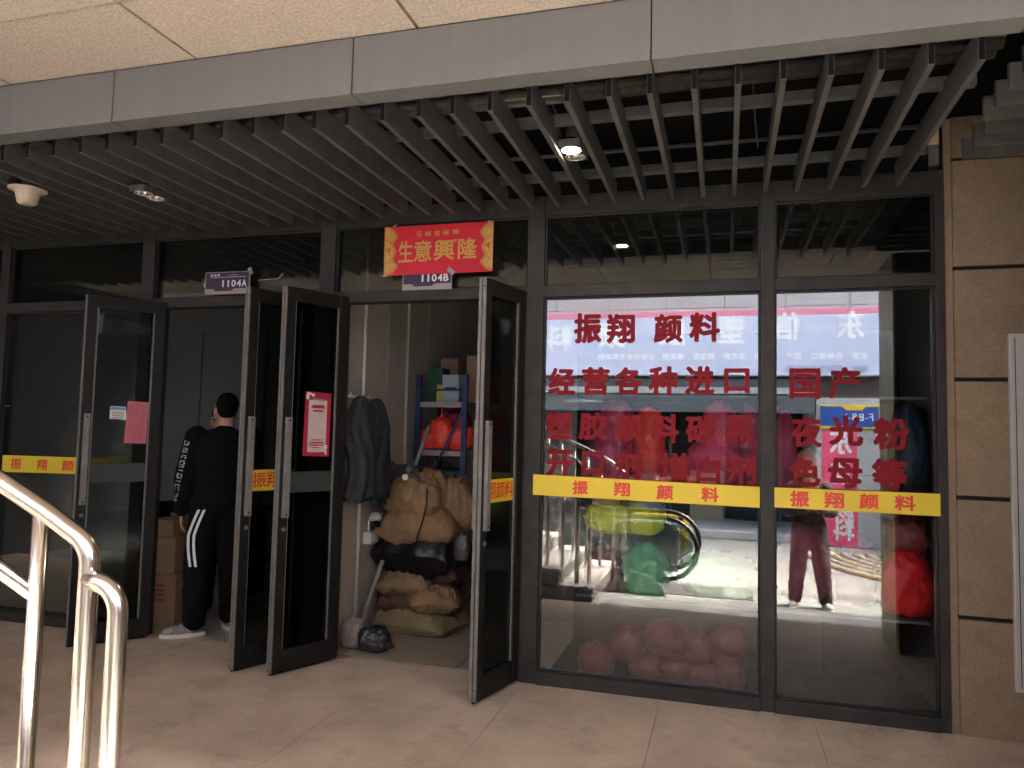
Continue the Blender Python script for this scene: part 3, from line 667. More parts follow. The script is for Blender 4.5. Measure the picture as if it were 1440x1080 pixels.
dm = thing('ceiling_speaker', 'cream bell shaped fitting hanging under the slats at far left', 'ceiling fitting', (p[0], p[1], 2.745))
MB().lathe([(0.036, 0.0), (0.05, 0.008), (0.062, 0.06), (0.072, 0.078), (0.098, 0.083), (0.1, 0.09), (0.06, 0.096)], (p[0], p[1], 2.745-0.02), 32).build('bell', M_cream, dm, smooth=True)
MB().tube([(p[0], p[1], 2.82), (p[0], p[1], 2.93)], 0.035, 14).build('mount', M_slat, dm)

# =================================================================== STAINLESS HANDRAIL
def arc(c, r, a0, a1, n, ax):    # arc in the plane spanned by x and z
    return [(c[0]+r*math.cos(a0+(a1-a0)*k/n), ax, c[1]+r*math.sin(a0+(a1-a0)*k/n)) for k in range(n+1)]
SL = 0.455; TR = 0.0225; GZ = -0.15
def handrail(Y, xb, steel, label, zt=1.178, n_post=3, length=3.4, dy=0.0):
    h = thing('handrail', label, 'handrail', (xb, Y, GZ))
    def zr(x): return zt + (xb-0.05-x)*SL
    al = math.atan(SL); r = 0.07
    # top rail bending down into the end post
    cx = xb-r; cz = zr(xb-0.05)-r*1.05
    path = [(xb-length, Y, zr(xb-length)), (xb-0.4, Y, zr(xb-0.4)), (xb-0.13, Y, zr(xb-0.13))] + arc((cx, cz), r, math.pi/2-al, 0, 10, Y)[1:] + [(xb, Y, cz-0.2), (xb, Y, GZ)]
    MB().tube(path, TR, 20).build('top_rail', steel, h, smooth=True)
    # lower rail
    zl = 0.20
    MB().tube([(xb-length, Y, zr(xb-length)-zl), (xb-0.15, Y, zr(xb-0.15)-zl)], TR*0.86, 18).build('lower_rail', steel, h, smooth=True)
    # end loop
    x2 = xb+0.115; z2 = zr(xb)-0.080
    MB().tube([(xb, Y, z2), (x2-0.07, Y-0.02, z2)] + [(a, Y-0.03, c) for a, _, c in arc((x2-0.065, z2-0.065), 0.065, math.pi/2, 0, 8, Y)] + [(x2, Y-0.03, z2-0.25), (x2, Y-0.03, GZ)], TR*0.95, 18).build('end_loop', steel, h, smooth=True)
    xx = xb-0.15; k = 0
    while xx > xb-length:
        zb = GZ + max(0, math.floor((xb-0.05-xx)/0.33))*0.15
        MB().tube([(xx, Y, zb), (xx, Y, zr(xx)-TR*0.5)], TR*0.82, 16).build('post', steel, h, smooth=True)
        MB().lathe([(0.045, 0), (0.045, 0.006), (0.03, 0.012)], (xx, Y, zb), 20).build('flange', steel, h)
        xx -= 0.155 if k % 2 else 0.155; k += 1
    for fx in (xb, x2): MB().lathe([(0.045, 0), (0.045, 0.006), (0.03, 0.012)], (fx, Y-(0.03 if fx == x2 else 0), GZ), 20).build('flange', steel, h)
    return h
handrail(-2.96, -1.400, M_steel, 'polished stainless steel handrail with bent ends at the lower left foreground', zt=1.222)
handrail(-4.0, -1.19, M_darksteel, 'far stainless handrail of the outside stair, seen mirrored in the window')
stc = thing('outdoor_stair', 'granite outside stair climbing left beside the terrace', 'stair', (-2.5, -3.5, -0.15))
for k in range(9):
    x1 = -1.22-0.33*k
    MB().box(-6, x1, -4.35, -2.80, -0.1495+0.15*k+(0.0005 if k else 0), -0.15+0.15*(k+1)-0.03).build('riser_block', M_steps, stc)
    MB().box(x1-0.37, x1+0.012, -4.36, -2.79, -0.15+0.15*(k+1)-0.0295, -0.15+0.15*(k+1)).build('tread_slab', M_step, stc, bevel=0.003)

# =================================================================== SOFT GOODS
def pillow(c, size, seed, e=0.55, wr=0.03, rot=0.0, flat=0.75, sub=4, tilt=0.0, knot=0.0, f=6.0, sag=0.0):
    bm = bmesh.new(); bmesh.ops.create_icosphere(bm, subdivisions=sub, radius=1.0)
    M = Matrix.Rotation(rot, 3, 'Z') @ Matrix.Rotation(tilt, 3, 'Y'); off = Vector((seed*3.17, seed*1.3, seed*7.7))
    a, b, h = size[0]/2, size[1]/2, size[2]/2
    for v in bm.verts:
        n = v.co.normalized()
        p = Vector([math.copysign(abs(t)**e, t) for t in n])
        q = n*f*0.5+off
        rid = (1-abs(noise.noise(q*1.0)))**3*0.9 + (1-abs(noise.noise(Vector((q.x*2.3, q.y*2.3, q.z*3.8)))))**4*0.7 - 0.8
        lump = noise.noise(n*1.3+off)
        fine = (1-abs(noise.noise(Vector((q.x*5+3*lump, q.y*5, q.z*7)))))**5*0.35 + (1-abs(noise.noise(Vector((q.x*1.1, q.y*4.5, q.z*1.6)))))**6*0.6
        p *= (1 + wr*2.0*(rid+fine) + 0.12*lump)
        p.z -= sag*(n.x*n.x+0.6*n.y*n.y)
        p.z = max(p.z, -flat) if p.z < 0 else p.z
        if knot > 0 and n.z > 0.72:
            t = (n.z-0.72)/0.28; s_ = max(0.12, 1-1.15*t**0.55) if t < 0.8 else 0.16+0.5*(t-0.8)
            p.x *= s_; p.y *= s_; p.z += knot*t*t
        v.co = Vector(c) + M @ Vector((p.x*a, p.y*b, p.z*h/ (1 if True else 1)))
    me = bpy.data.meshes.new('bag'); bm.to_mesh(me); bm.free(); me.shade_smooth(); return me
def ear(mb, c, d, r, l):     # a gathered corner of a sack
    d = Vector(d).normalized(); mb.tube([Vector(c), Vector(c)+d*l*0.5, Vector(c)+d*l], [r, r*0.55, r*0.9], 10)

def cloth_mat(name, rgb, rough=0.75, var=0.28, bump=1.0, dirt=0.55, dc=(0.1, 0.06, 0.03)): return mat(name, rgb, rough, 0, var, 7, bump, 22, dirt=dirt, dirtcol=dc)
M_tan = cloth_mat('tan_sack', (0.29, 0.175, 0.085)); M_tan2 = cloth_mat('ochre_sack', (0.31, 0.20, 0.105)); M_olive = cloth_mat('olive_tan_sack', (0.27, 0.205, 0.10))
M_tan3 = cloth_mat('pale_tan_sack', (0.31, 0.19, 0.09)); M_brown = cloth_mat('brown_sack', (0.11, 0.05, 0.032)); M_darkbrown = cloth_mat('dark_brown_sack', (0.07, 0.035, 0.028))
M_blk = mat('black_plastic_sack', (0.008, 0.008, 0.009), 0.35, 0, 0.2, 7, 0.8, 18)
G_s = 'sacks piled in the second doorway'
def sack_mesh(c, size, seed, rot=0.0, sag=0.3, wr=1.0, p=3.2, nu=54, nv=40):
    a, b, h = size[0]/2, size[1]/2, size[2]/2; off = Vector((seed*5.1, seed*2.3, seed)); M = Matrix.Rotation(rot, 3, 'Z'); vs = []; fs = []
    def pt(u, v, sg):
        th = ((1-abs(u)**p)*(1-abs(v)**p))**0.5
        q = Vector((u*1.6, v*1.3, sg*0.7))+off
        eu, ev = abs(u)**2.2, abs(v)**2.2
        # gathers running in from the edges, broad folds, small crumples
        g = eu*(1-abs(noise.noise(Vector((u*1.2, v*7.5, sg))+off)))**3 + ev*(1-abs(noise.noise(Vector((u*7.5, v*1.2, sg))+off)))**3
        fold = (1-abs(noise.noise(Vector((q.x*1.3+q.y*0.9, q.y*2.2-q.x*0.5, q.z)))))**4
        cr = (1-abs(noise.noise(q*4.1)))**5
        z = sg*h*th*(1 + 0.30*noise.noise(q*0.9)) + wr*(0.018*g*sg*th + sg*0.020*(fold-0.45)*min(1, th*1.5) + sg*0.010*cr*min(1, th*2))
        r_ = 1 - 0.06*(eu*ev) + 0.035*noise.noise(q*1.6)
        x = u*a*r_*(0.90+0.10*(1-th)) + 0.012*wr*noise.noise(q*2.2); y = v*b*r_*(0.90+0.10*(1-th)) + 0.012*wr*noise.noise(q*2.2+Vector((9, 0, 0)))
        z -= sag*h*(0.8*abs(u)**2.5+0.5*abs(v)**2.5)*(1 if sg > 0 else 0.75)
        return Vector(c) + M @ Vector((x, y, z))
    for sg in (1, -1):
        for j in range(nv+1):
            for i in range(nu+1):
                u = math.sin((i/nu*2-1)*math.pi/2); v = math.sin((j/nv*2-1)*math.pi/2); vs.append(pt(u, v, sg))
    N_ = (nu+1)*(nv+1)
    for k in (0, 1):
        for j in range(nv):
            for i in range(nu):
                q = [k*N_+j*(nu+1)+i, k*N_+j*(nu+1)+i+1, k*N_+(j+1)*(nu+1)+i+1, k*N_+(j+1)*(nu+1)+i]; fs.append(tuple(q if k == 0 else q[::-1]))
    me = bpy.data.meshes.new('sack'); me.from_pydata([tuple(v) for v in vs], [], fs)
    bm = bmesh.new(); bm.from_mesh(me); bmesh.ops.remove_doubles(bm, verts=bm.verts, dist=0.0012); bmesh.ops.recalc_face_normals(bm, faces=bm.faces); bm.to_mesh(me); bm.free(); me.shade_smooth()
    return me
def sack(z0, z1, x0, x1, y0, y1, m, label, seed, rot=0.0, corner=True, **k):
    c = ((x0+x1)/2, (y0+y1)/2, (z0+z1)/2+0.0)
    me = sack_mesh(c, ((x1-x0)*1.07, (y1-y0)*1.10, (z1-z0)*1.36), seed, rot, wr=1.35)
    o = mesh_obj('sack', me, m); tag(o, label, 'sack', G_s)
    return o
sack(0.0, 0.17, -2.46, -1.87, 0.66, 1.18, M_olive, 'flat olive tan sack at the very bottom of the sack pile', 1, rot=-0.12)
sack(0.14, 0.33, -2.47, -1.88, 0.72, 1.20, M_brown, 'dark brown sack second from the bottom with a tan flap', 2, rot=0.08)
mesh_obj('sack_flap', sack_mesh((-2.04, 0.84, 0.25), (0.38, 0.40, 0.17), 31, 0.3, wr=1.3), M_tan, None); bpy.data.objects['sack_flap'].name = 'sack'
tag(bpy.data.objects['sack'] if False else COL.objects[-1], 'slumped tan sack at the right end of the brown one', 'sack', G_s)
sack(0.29, 0.41, -2.47, -2.08, 0.66, 1.05, M_tan2, 'thin folded ochre sack poking out at the front of the pile', 3, rot=0.15)
sack(0.35, 0.52, -2.40, -1.88, 0.80, 1.25, M_darkbrown, 'dark reddish brown sack in the middle of the pile', 4)
sack(0.46, 0.74, -2.50, -1.87, 0.68, 1.18, M_blk, 'glossy black plastic sack in the middle of the pile', 5, rot=-0.1)
sack(0.66, 0.90, -2.49, -1.90, 0.66, 1.15, M_tan, 'large tan sack lying on the black one', 6, rot=0.12)
sack(0.85, 1.12, -2.42, -1.97, 0.68, 1.10, M_tan3, 'topmost tan sack under the grey machine', 7, rot=-0.18)
mesh_obj('sack', sack_mesh((-1.96, 0.98, 0.92), (0.34, 0.34, 0.40), 37, 0.3, wr=1.3), M_tan, None); tag(COL.objects[-1], 'tan sack slumped upright at the right edge of the pile', 'sack', G_s)
def P_at(x, y, Y): return tuple(onY(x, y, Y))
mb = MB().tube([P_at(601, 688, 0.66), P_at(600, 708, 0.62), P_at(594, 735, 0.61), P_at(588, 752, 0.61), P_at(583, 770, 0.63)], 0.005, 8)
tag(mb.build('cord', M_black, smooth=True), 'thin black cord hanging over the two top tan sacks', 'cord')
M_dimfilm = mat('dull_plastic_film', (0.11, 0.10, 0.095), 0.25, 0, 0.3, 9, 0.9, 25)
M_tube = mat('dull_white_tube', (0.36, 0.34, 0.31), 0.5, dirt=0.4)
# machine on top of the sacks
mc = thing('machine', 'grey metal machine part lying on the topmost sack', 'machine', P_at(580, 672, 0.8))
c0 = Vector(P_at(580, 668, 0.80))
Rm = Matrix.Rotation(R(28), 3, 'Y')
MB().obox(c0, (0.24, 0.16, 0.05), Rm).build('base', mat('dark_machine_grey', (0.07, 0.07, 0.07), 0.4, 0.4, 0.2), mc, bevel=0.006)
MB().tube([c0+Vector((-0.03, -0.07, 0.05)), c0+Vector((0.03, 0.06, 0.03))], 0.035, 18).build('motor', M_galv, mc, smooth=True)
MB().obox(c0+Vector((-0.12, -0.02, 0.05)), (0.14, 0.05, 0.03), Matrix.Rotation(R(35), 3, 'Y')).build('lever', M_galv, mc, bevel=0.004)
MB().tube([c0+Vector((-0.02, -0.09, -0.01)), c0+Vector((0.0, -0.13, -0.01))], 0.022, 14).build('nozzle', M_alu, mc)
tag(MB().tube([P_at(583, 657, 0.95), P_at(603, 600, 1.1)], 0.016, 14).build('pole', M_tube, smooth=True), 'short pale pole sticking up above the sack pile', 'pole')
tag(MB().tube([P_at(506, 881, 0.5), P_at(538, 788, 0.62)], 0.016, 14).build('pole', M_tube, smooth=True), 'long white tube leaning between the wall and the sack pile', 'pole')
# litter
M_film = mat('clear_plastic_film', (0.30, 0.25, 0.22), 0.2, 0, 0.3, 9, 0.9, 25)
M_greyfilm = mat('grey_plastic_bag', (0.05, 0.048, 0.048), 0.25, 0, 0.4, 12, 0.9, 25)
def bag(px, Y, m, label, seed, grp=None, knot=0.5, depth=None, name='plastic_bag', wr=0.05, z_floor=None, e_=0.8, sub=4, f=8.0):
    x0, y0, x1, y1 = px; a = onY(x0, (y0+y1)/2, Y); b = onY(x1, (y0+y1)/2, Y); t = onY((x0+x1)/2, y0, Y); d = onY((x0+x1)/2, y1, Y)
    z0 = d[2] if z_floor is None else z_floor; w_ = b[0]-a[0]; h_ = t[2]-z0; dp = depth or w_*0.8
    me = pillow(((a[0]+b[0])/2, Y+dp*0.3, z0+h_*0.45), (w_, dp, h_*0.95), seed, e=e_, wr=wr, knot=knot, flat=0.88, sub=sub, f=f)
    o = mesh_obj(name, me, m); tag(o, label, 'bag', grp); return o
bag((478, 865, 506, 912), 0.22, M_film, 'half clear crumpled bag at the foot of the third door leaf', 11, z_floor=0.0)
bag((502, 882, 541, 911), 0.20, M_greyfilm, 'shiny grey plastic bag crumpled on the doorway floor', 12, z_floor=0.0, wr=0.1, knot=0)
bag((638, 745, 658, 790), 0.75, M_dimfilm, 'clear plastic bag hanging beside the sack pile', 13, knot=0.3)
tag(MB().prism([tuple(onZ(x, y, 0)[:2]) for x, y in ((531, 908), (552, 905), (556, 911), (536, 915))], 0.0015, 0.003, axis='z').build('paper_scrap', M_crim), 'small dark red scrap on the floor beside the grey bag', 'scrap')
tag(MB().prism([tuple(onZ(x, y, 0)[:2]) for x, y in ((463, 921), (488, 921), (496, 925), (470, 928))], 0.0015, 0.004, axis='z').build('cardboard_scrap', M_card), 'flat brown scrap lying before the third door leaf', 'scrap')
# coats on the left wall of the room
ct = thing('coat_rack', 'row of white hooks high on the beige wall behind the coats', 'hook rack', (-2.5, 0.42, 1.72))
MB().box(-2.519, -2.508, 0.18, 0.62, 1.685, 1.715).build('board', M_white, ct)
for k in range(5): MB().tube([(-2.508, 0.22+k*0.09, 1.70), (-2.47, 0.22+k*0.09, 1.695), (-2.462, 0.22+k*0.09, 1.72)], 0.006, 8).build('hook', M_white, ct)
def coat(cx, cy, z0, z1, wx, wy, m, label, seed, folds=7):
    nu, nv = 60, 34; vs = []; fs = []
    for j in range(nv+1):
        t = j/nv; z = z1+(z0-z1)*t; sp = min(1, 0.22+1.6*t**0.6) if t < 0.35 else 1.0-0.06*math.sin(t*3)
        for i in range(nu):
            a = 2*math.pi*i/nu; fo = 1+0.13*min(1, t*2)*math.sin(folds*a+2.2*noise.noise(Vector((t*2, seed, 0)))*3+seed)+0.08*noise.noise(Vector((math.cos(a)*2, math.sin(a)*2, t*5+seed)))
            zz_ = z + (0.02*math.sin(3*a+seed) if j == nv else 0)
            vs.append((cx+wx/2*math.cos(a)*sp*fo, cy+wy/2*math.sin(a)*sp*fo, zz_))
    for j in range(nv):
        for i in range(nu): fs.append((j*nu+i, j*nu+(i+1) % nu, (j+1)*nu+(i+1) % nu, (j+1)*nu+i))
    fs.append(tuple(range(nu))); fs.append(tuple(nv*nu+i for i in range(nu-1, -1, -1)))
    mb = MB(); mb._add(vs, fs); return tag(mb.build('coat', m, smooth=True), label, 'coat', 'coats hanging on the wall')
M_coat = mat('charcoal_coat', (0.035, 0.035, 0.038), 0.9, 0, 0.2, 7, 0.3, 30); M_coat2 = mat('navy_coat', (0.022, 0.025, 0.032), 0.9, 0, 0.2, 7, 0.3, 30); M_teal = mat('teal_cloth', (0.02, 0.07, 0.075), 0.8)
coat(-2.40, 0.24, 1.00, 1.70, 0.20, 0.28, M_coat, 'charcoal coat hanging nearest the door', 1)
coat(-2.385, 0.45, 1.00, 1.69, 0.20, 0.26, M_coat2, 'navy coat hanging deeper along the wall', 2)
coat(-2.38, 0.53, 0.95, 1.22, 0.10, 0.16, M_teal, 'teal cloth showing below the navy coat', 3, 4)
sb = thing('junction_box', 'white electrical box on the beige wall under the coats', 'electrical box', (-2.5, 0.4, 0.8))
j = onP(519, 755, (-2.50, 0, 0), (1, 0, 0)); jy, jz = j[1], j[2]
MB().box(-2.519, -2.455, jy-0.06, jy+0.06, jz-0.045, jz+0.04).build('cover', M_white, sb, bevel=0.005)
MB().box(-2.4545, -2.449, jy-0.05, jy-0.012, jz-0.03, jz+0.025).build('switch', M_print, sb, bevel=0.003)
MB().tube([(-2.505, jy, jz+0.04), (-2.505, jy, jz+0.12)], 0.008, 8).build('conduit', M_white, sb)
cmr = thing('socket_fitting', 'round grey fitting below the coats above the white box', 'fitting', (-2.45, jy, jz+0.12))
MB().ell((-2.44, jy-0.03, jz+0.15), (0.05, 0.04, 0.035)).build('dome', M_alu, cmr, smooth=True)
MB().tube([(-2.44, jy-0.03, jz+0.12), (-2.40, jy-0.06, jz+0.10)], 0.022, 12).build('lens', M_black, cmr)

# blue shelf
M_blue = mat('blue_steel', (0.018, 0.035, 0.12), 0.45, 0, 0.15, 9)
M_board = mat('grey_shelf_board', (0.42, 0.38, 0.34), 0.5)
shf = thing('shelf_rack', 'blue steel shelf rack behind the sacks in the second doorway', 'shelf', (-1.9, 1.6, 0))
SX0, SX1, SY0, SY1 = -2.425, -2.02, 1.30, 1.80
SX2 = -1.4
for x in (SX0, SX1):
    for y in (SY0, SY1): MB().box(x-0.022, x+0.022, y-0.02, y+0.02, 0, 1.935).build('upright', M_blue, shf, bevel=0.002)
for z in (0.25, 1.03, 1.31, 1.705):
    MB().box(SX0+0.023, SX1-0.023, SY0+0.0, SY1, z-0.012, z+0.004).build('shelf_board', M_board, shf, bevel=0.002)
    MB().box(SX0+0.0225, SX1-0.0225, SY0-0.018, SY0-0.003, z-0.04, z).build('beam', M_board if z > 1.2 else M_blue, shf)
MB().box(SX0+0.0225, SX1-0.0225, SY0-0.016, SY0-0.006, 1.80, 1.815).build('guard_rail', M_blue, shf)
MB().tube([(SX1, SY0-0.03, 1.66), (SX0+0.1, SY0-0.03, 1.02)], 0.012, 8).build('brace', M_blue, shf)
def carton(px, Y, dp, m, label, sub=None, name='carton', z0=None):
    x0, y0, x1, y1 = px; a = onY(x0, (y0+y1)/2, Y); b = onY(x1, (y0+y1)/2, Y); t = onY((x0+x1)/2, y0, Y)[2]; d = onY((x0+x1)/2, y1, Y)[2] if z0 is None else z0
    o = MB().box(a[0], b[0], Y, Y+dp, d, t).build(name, m, bevel=0.003); tag(o, label, 'box'); return o, (a[0], b[0], Y, d, t)
carton((601, 517, 622, 561), 1.42, 0.2, mat('dark_green_card', (0.015, 0.09, 0.04), 0.5), 'dark green box on the top shelf of the blue rack', z0=1.711)
o, b_ = carton((622, 527, 645, 561), 1.34, 0.2, mat('pale_blue_card', (0.30, 0.42, 0.44), 0.5), 'pale blue box on the top shelf of the blue rack', z0=1.711)
MB().box(b_[0]+0.02, b_[1]-0.02, b_[2]-0.001, b_[2]-0.0003, b_[3]+0.10, b_[3]+0.12).build('print', M_coat, o)
carton((614, 541, 622, 561), 1.335, 0.08, mat('yellow_card', (0.5, 0.38, 0.05), 0.5), 'small yellow carton between the green and the pale blue box', z0=1.711)
carton((620, 504, 644, 530), 1.60, 0.18, M_card, 'brown carton behind the pale blue box on the top shelf', z0=1.7115)
carton((656, 500, 690, 545), 1.45, 0.3, M_card, 'brown carton at the right end of the top shelf', z0=1.7115)
M_orange = mat('fluorescent_orange_bag', (0.95, 0.07, 0.035), 0.4, 0, 0.1, 9, 0.6, 25); M_mag = mat('magenta_bag', (0.30, 0.01, 0.05), 0.4, 0, 0.2, 9, 0.6, 25)
G_o = 'orange bags on the blue rack'
bag((588, 600, 612, 636), 1.33, M_orange, 'fluorescent orange bag at the left end of the middle shelf', 21, G_o, z_floor=1.315)
bag((602, 582, 634, 636), 1.36, M_orange, 'tallest fluorescent orange bag in the middle of the shelf', 22, G_o, z_floor=1.315)
bag((628, 592, 662, 636), 1.33, M_orange, 'fluorescent orange bag at the right end of the middle shelf', 23, G_o, z_floor=1.315)
bag((622, 572, 658, 606), 1.50, M_mag, 'dark magenta bag behind the orange bags', 24, None, z_floor=1.42)
bag((606, 655, 650, 700), 1.36, mat('dark_green_bag', (0.01, 0.06, 0.035), 0.35, bump=0.8, bscale=25), 'dark green bag on the shelf below the orange bags', 25, None, z_floor=1.035)

# cartons in the left shop
def stack_box(px, Y, dp, label, ink=False):
    o, b_ = carton(px, Y, dp, M_card, label)
    MB().box(b_[0]+0.002, b_[1]-0.002, Y-0.0012, Y-0.0004, b_[4]-0.02, b_[4]-0.004).build('tape_strip', mat('brown_tape', (0.2, 0.13, 0.08), 0.3), o)
    if ink:
        mb = MB()
        for r_ in range(4): mb.box(b_[0]+0.04, b_[0]+0.14, Y-0.0012, Y-0.0004, b_[4]-0.10-r_*0.035, b_[4]-0.082-r_*0.035)
        mb.build('red_print', mat('carton_red_print', (0.3, 0.04, 0.03), 0.6), o)
    return o
stack_box((208, 806, 246, 882), 0.30, 0.3, 'tall brown carton with red print at the bottom behind the first door leaf', True)
stack_box((208, 754, 246, 805), 0.32, 0.28, 'brown carton in the middle of the stack beside the man in black')
stack_box((208, 731, 244, 753), 0.32, 0.26, 'small open carton on top of the stack beside the man in black')
dsk = thing('desk', 'dark desk behind the man in black in the left shop', 'desk', (-4.4, 1.3, 0))
MB().box(-5.1, -3.95, 1.0, 1.6, 0.72, 0.75).build('desk_top', M_black, dsk, bevel=0.003)
for x in (-5.05, -4.0): MB().box(x-0.02, x+0.02, 1.05, 1.55, 0, 0.72).build('leg', M_black, dsk)

# =================================================================== WINDOW DISPLAY BEHIND THE LETTERED PANES
struct('window_darkening_sheets', MB().box(-1.04, 1.119, 0.082, 1.6, 0.0013, 0.004).box(-1.04, 1.08, 1.0, 1.05, 0.005, 2.2), M_black)  # added black floor sheet and upright screen, standing in for the dark interior
rk = thing('display_rack', 'dark rack of shelves behind the lettered window', 'shelf', (0, 0.6, 0))
for x in (-0.85, -0.05, 0.62, 1.05):
    for y in (0.825,): MB().box(x-0.015, x+0.015, y-0.015, y+0.015, 0, 1.95).build('upright', M_black, rk)
for z in (0.50, 1.13, 1.72): MB().box(-0.87, 1.07, 0.18, 0.84, z-0.014, z).build('shelf_board', M_wallW, rk)
def pmat(nm, c): return mat(nm, c, 0.42, 0, 0.12, 9, 0.5, 22)
Mg, Mr, Mp, Mk = pmat('crimson_pigment', (0.5, 0.025, 0.12)), pmat('scarlet_pigment', (0.8, 0.035, 0.03)), pmat('pink_pigment', (0.75, 0.04, 0.16)), pmat('dusky_red_pigment', (0.14, 0.018, 0.02))
Myg, Mgr, Mpg, Mpp, Mor, Mbl = pmat('lime_pigment', (0.62, 0.66, 0.02)), pmat('green_pigment', (0.04, 0.40, 0.16)), pmat('pale_green_pigment', (0.38, 0.7, 0.42)), pmat('salmon_pigment', (0.36, 0.09, 0.12)), pmat('orange_pigment', (0.85, 0.2, 0.04)), pmat('blue_pigment', (0.008, 0.025, 0.055))
G_w = 'pigment bags in the shop window'
YW = 0.22
def wbag(px, m, lab, zf, seed, Y=YW, knot=0.12): bag(px, Y, m, lab, seed, G_w, z_floor=zf, knot=0.0 if knot < 0.2 else knot, name='pigment_bag', sub=4, wr=0.055 if seed > 70 or seed < 48 else 0.075, f=9.0, e_=0.95)
wbag((826, 606, 884, 690), Mg, 'lower dark crimson pigment bag on the upper shelf behind the character for glue', 1.131, 41)
wbag((836, 556, 893, 622), Mg, 'upper dark crimson pigment bag in the left of the first pane', 1.30, 71)
wbag((886, 618, 940, 690), Mr, 'lower scarlet pigment bag in the middle of the upper shelf', 1.131, 42)
wbag((890, 568, 934, 634), Mr, 'upper bright scarlet pigment bag in the middle of the first pane', 1.29, 72)
wbag((966, 606, 1046, 690), Mp, 'lower big pink pigment bag at the right of the first pane', 1.131, 43)
wbag((984, 560, 1040, 622), Mp, 'upper pink pigment bag at the right of the first pane', 1.31, 73)
wbag((1034, 566, 1072, 690), Mp, 'pink pigment bag half hidden behind the middle mullion', 1.131, 44, Y=0.34)
wbag((1086, 575, 1122, 650), Mg, 'crimson pigment bag at the left edge of the second pane', 1.131, 45)
wbag((1116, 628, 1158, 690), Mor, 'orange pigment bag in the second pane', 1.131, 46)
wbag((1250, 560, 1308, 690), Mbl, 'large blue pigment bag at the right end of the upper shelf', 1.131, 47)
wbag((822, 700, 895, 765), Myg, 'lime yellow pigment bag at the left of the middle shelf', 0.86, 48)
wbag((868, 700, 932, 790), Myg, 'pointed lime yellow pigment bag above the green one', 0.86, 49, Y=0.26)
wbag((875, 765, 938, 842), Mgr, 'bright green pigment bag on the middle shelf', 0.501, 50)
wbag((820, 765, 872, 838), Mk, 'dusky red pigment bag left of the green bag', 0.501, 51)
wbag((955, 775, 1064, 850), Mpg, 'wide pale green pigment bag right of the bright green bag', 0.501, 52, Y=0.3)
wbag((1092, 735, 1170, 865), Mpp, 'salmon pigment bag in the left half of the second pane', 0.501, 53, Y=0.36)
wbag((1165, 745, 1240, 868), Mpp, 'salmon pigment bag beside the bright red one', 0.501, 54, Y=0.36)
wbag((1250, 720, 1310, 800), pmat('maroon_pigment', (0.22, 0.03, 0.03)), 'dull maroon pigment bag above the bright red one', 0.80, 55, Y=0.3)
wbag((1240, 772, 1316, 875), pmat('signal_red_pigment', (0.75, 0.015, 0.025)), 'bright red pigment bag at the right end of the second pane', 0.501, 56)
low = [(812, 905, 862, 958, 'far left low'), (858, 880, 905, 935, 'second low'), (884, 915, 935, 965, 'dark low front'), (905, 872, 968, 925, 'top low'), (925, 918, 972, 968, 'front middle low'),
       (958, 885, 1005, 940, 'upper centre low'), (968, 925, 1015, 965, 'centre front low'), (1000, 880, 1058, 925, 'upper right low'), (1002, 915, 1050, 968, 'right front low')]
spot = ['at the left end of the floor pile', 'second from left in the floor pile', 'in the dark front of the floor pile', 'on top at the middle of the floor pile', 'at the front middle of the floor pile',
        'in the second layer right of the middle', 'low in the pile under the second layer', 'at the upper right of the floor pile', 'at the right front of the floor pile']
for i, (a, b, c, d, _) in enumerate(low):
    z_ = max(0.001, float(onY((a+c)/2, d, 0.2)[2])); wbag((a, b, c, d), Mk, 'dusky red pigment bag ' + spot[i], z_ if z_ > 0.06 else 0.001, 60+i, Y=0.2, knot=0.0)

# =================================================================== PEOPLE
def cap(mb, a, b, ra, rb, n=6):
    a, b = Vector(a), Vector(b); mb.tube([a, a.lerp(b, 0.5), b], [ra, (ra+rb)/2, rb], 14); mb.ell(a, (ra, ra, ra), None, 12, 8); mb.ell(b, (rb, rb, rb), None, 12, 8)
def limb(mb, pts, rs):
    for i in range(len(pts)-1): cap(mb, pts[i], pts[i+1], rs[i], rs[i+1])
def hand(mb, w_, d, side, up):
    """palm, four fingers and a thumb; d = direction of the fingers, side = towards the thumb"""
    w_, d, side = Vector(w_), Vector(d).normalized(), Vector(side).normalized(); n = d.cross(side)
    Mx = Matrix((side, n, d)).transposed()
    mb.ell(w_+d*0.045, (0.040, 0.016, 0.052), Mx, 12, 8)
    for k, (off, ln) in enumerate(((0.028, 0.070), (0.010, 0.078), (-0.009, 0.073), (-0.027, 0.058))):
        b = w_+d*0.085+side*off; m_ = b+d*ln*0.5+n*0.006; t = m_+d*ln*0.42+n*0.022
        limb(mb, [b, m_, t], [0.0092, 0.0085, 0.007])
    b = w_+d*0.025+side*0.032; m_ = b+d*0.03+side*0.022; t = m_+d*0.03+side*0.004+n*0.008
    limb(mb, [b, m_, t], [0.012, 0.0105, 0.008])
def person(label, foot, yaw, H, pose, hairlen=0.0, mask=False):
    """pose: joints in a local frame, facing +y, feet at z=0; returns the thing and a transform"""
    th_ = thing('person', label, 'person', foot)
    T = Matrix.Translation(foot) @ Matrix.Rotation(yaw, 4, 'Z') @ Matrix.Scale(H/1.70, 4)
    return th_, T
def xf(mb, T): mb.v = [tuple(T @ Vector(v)) for v in mb.v]; return mb
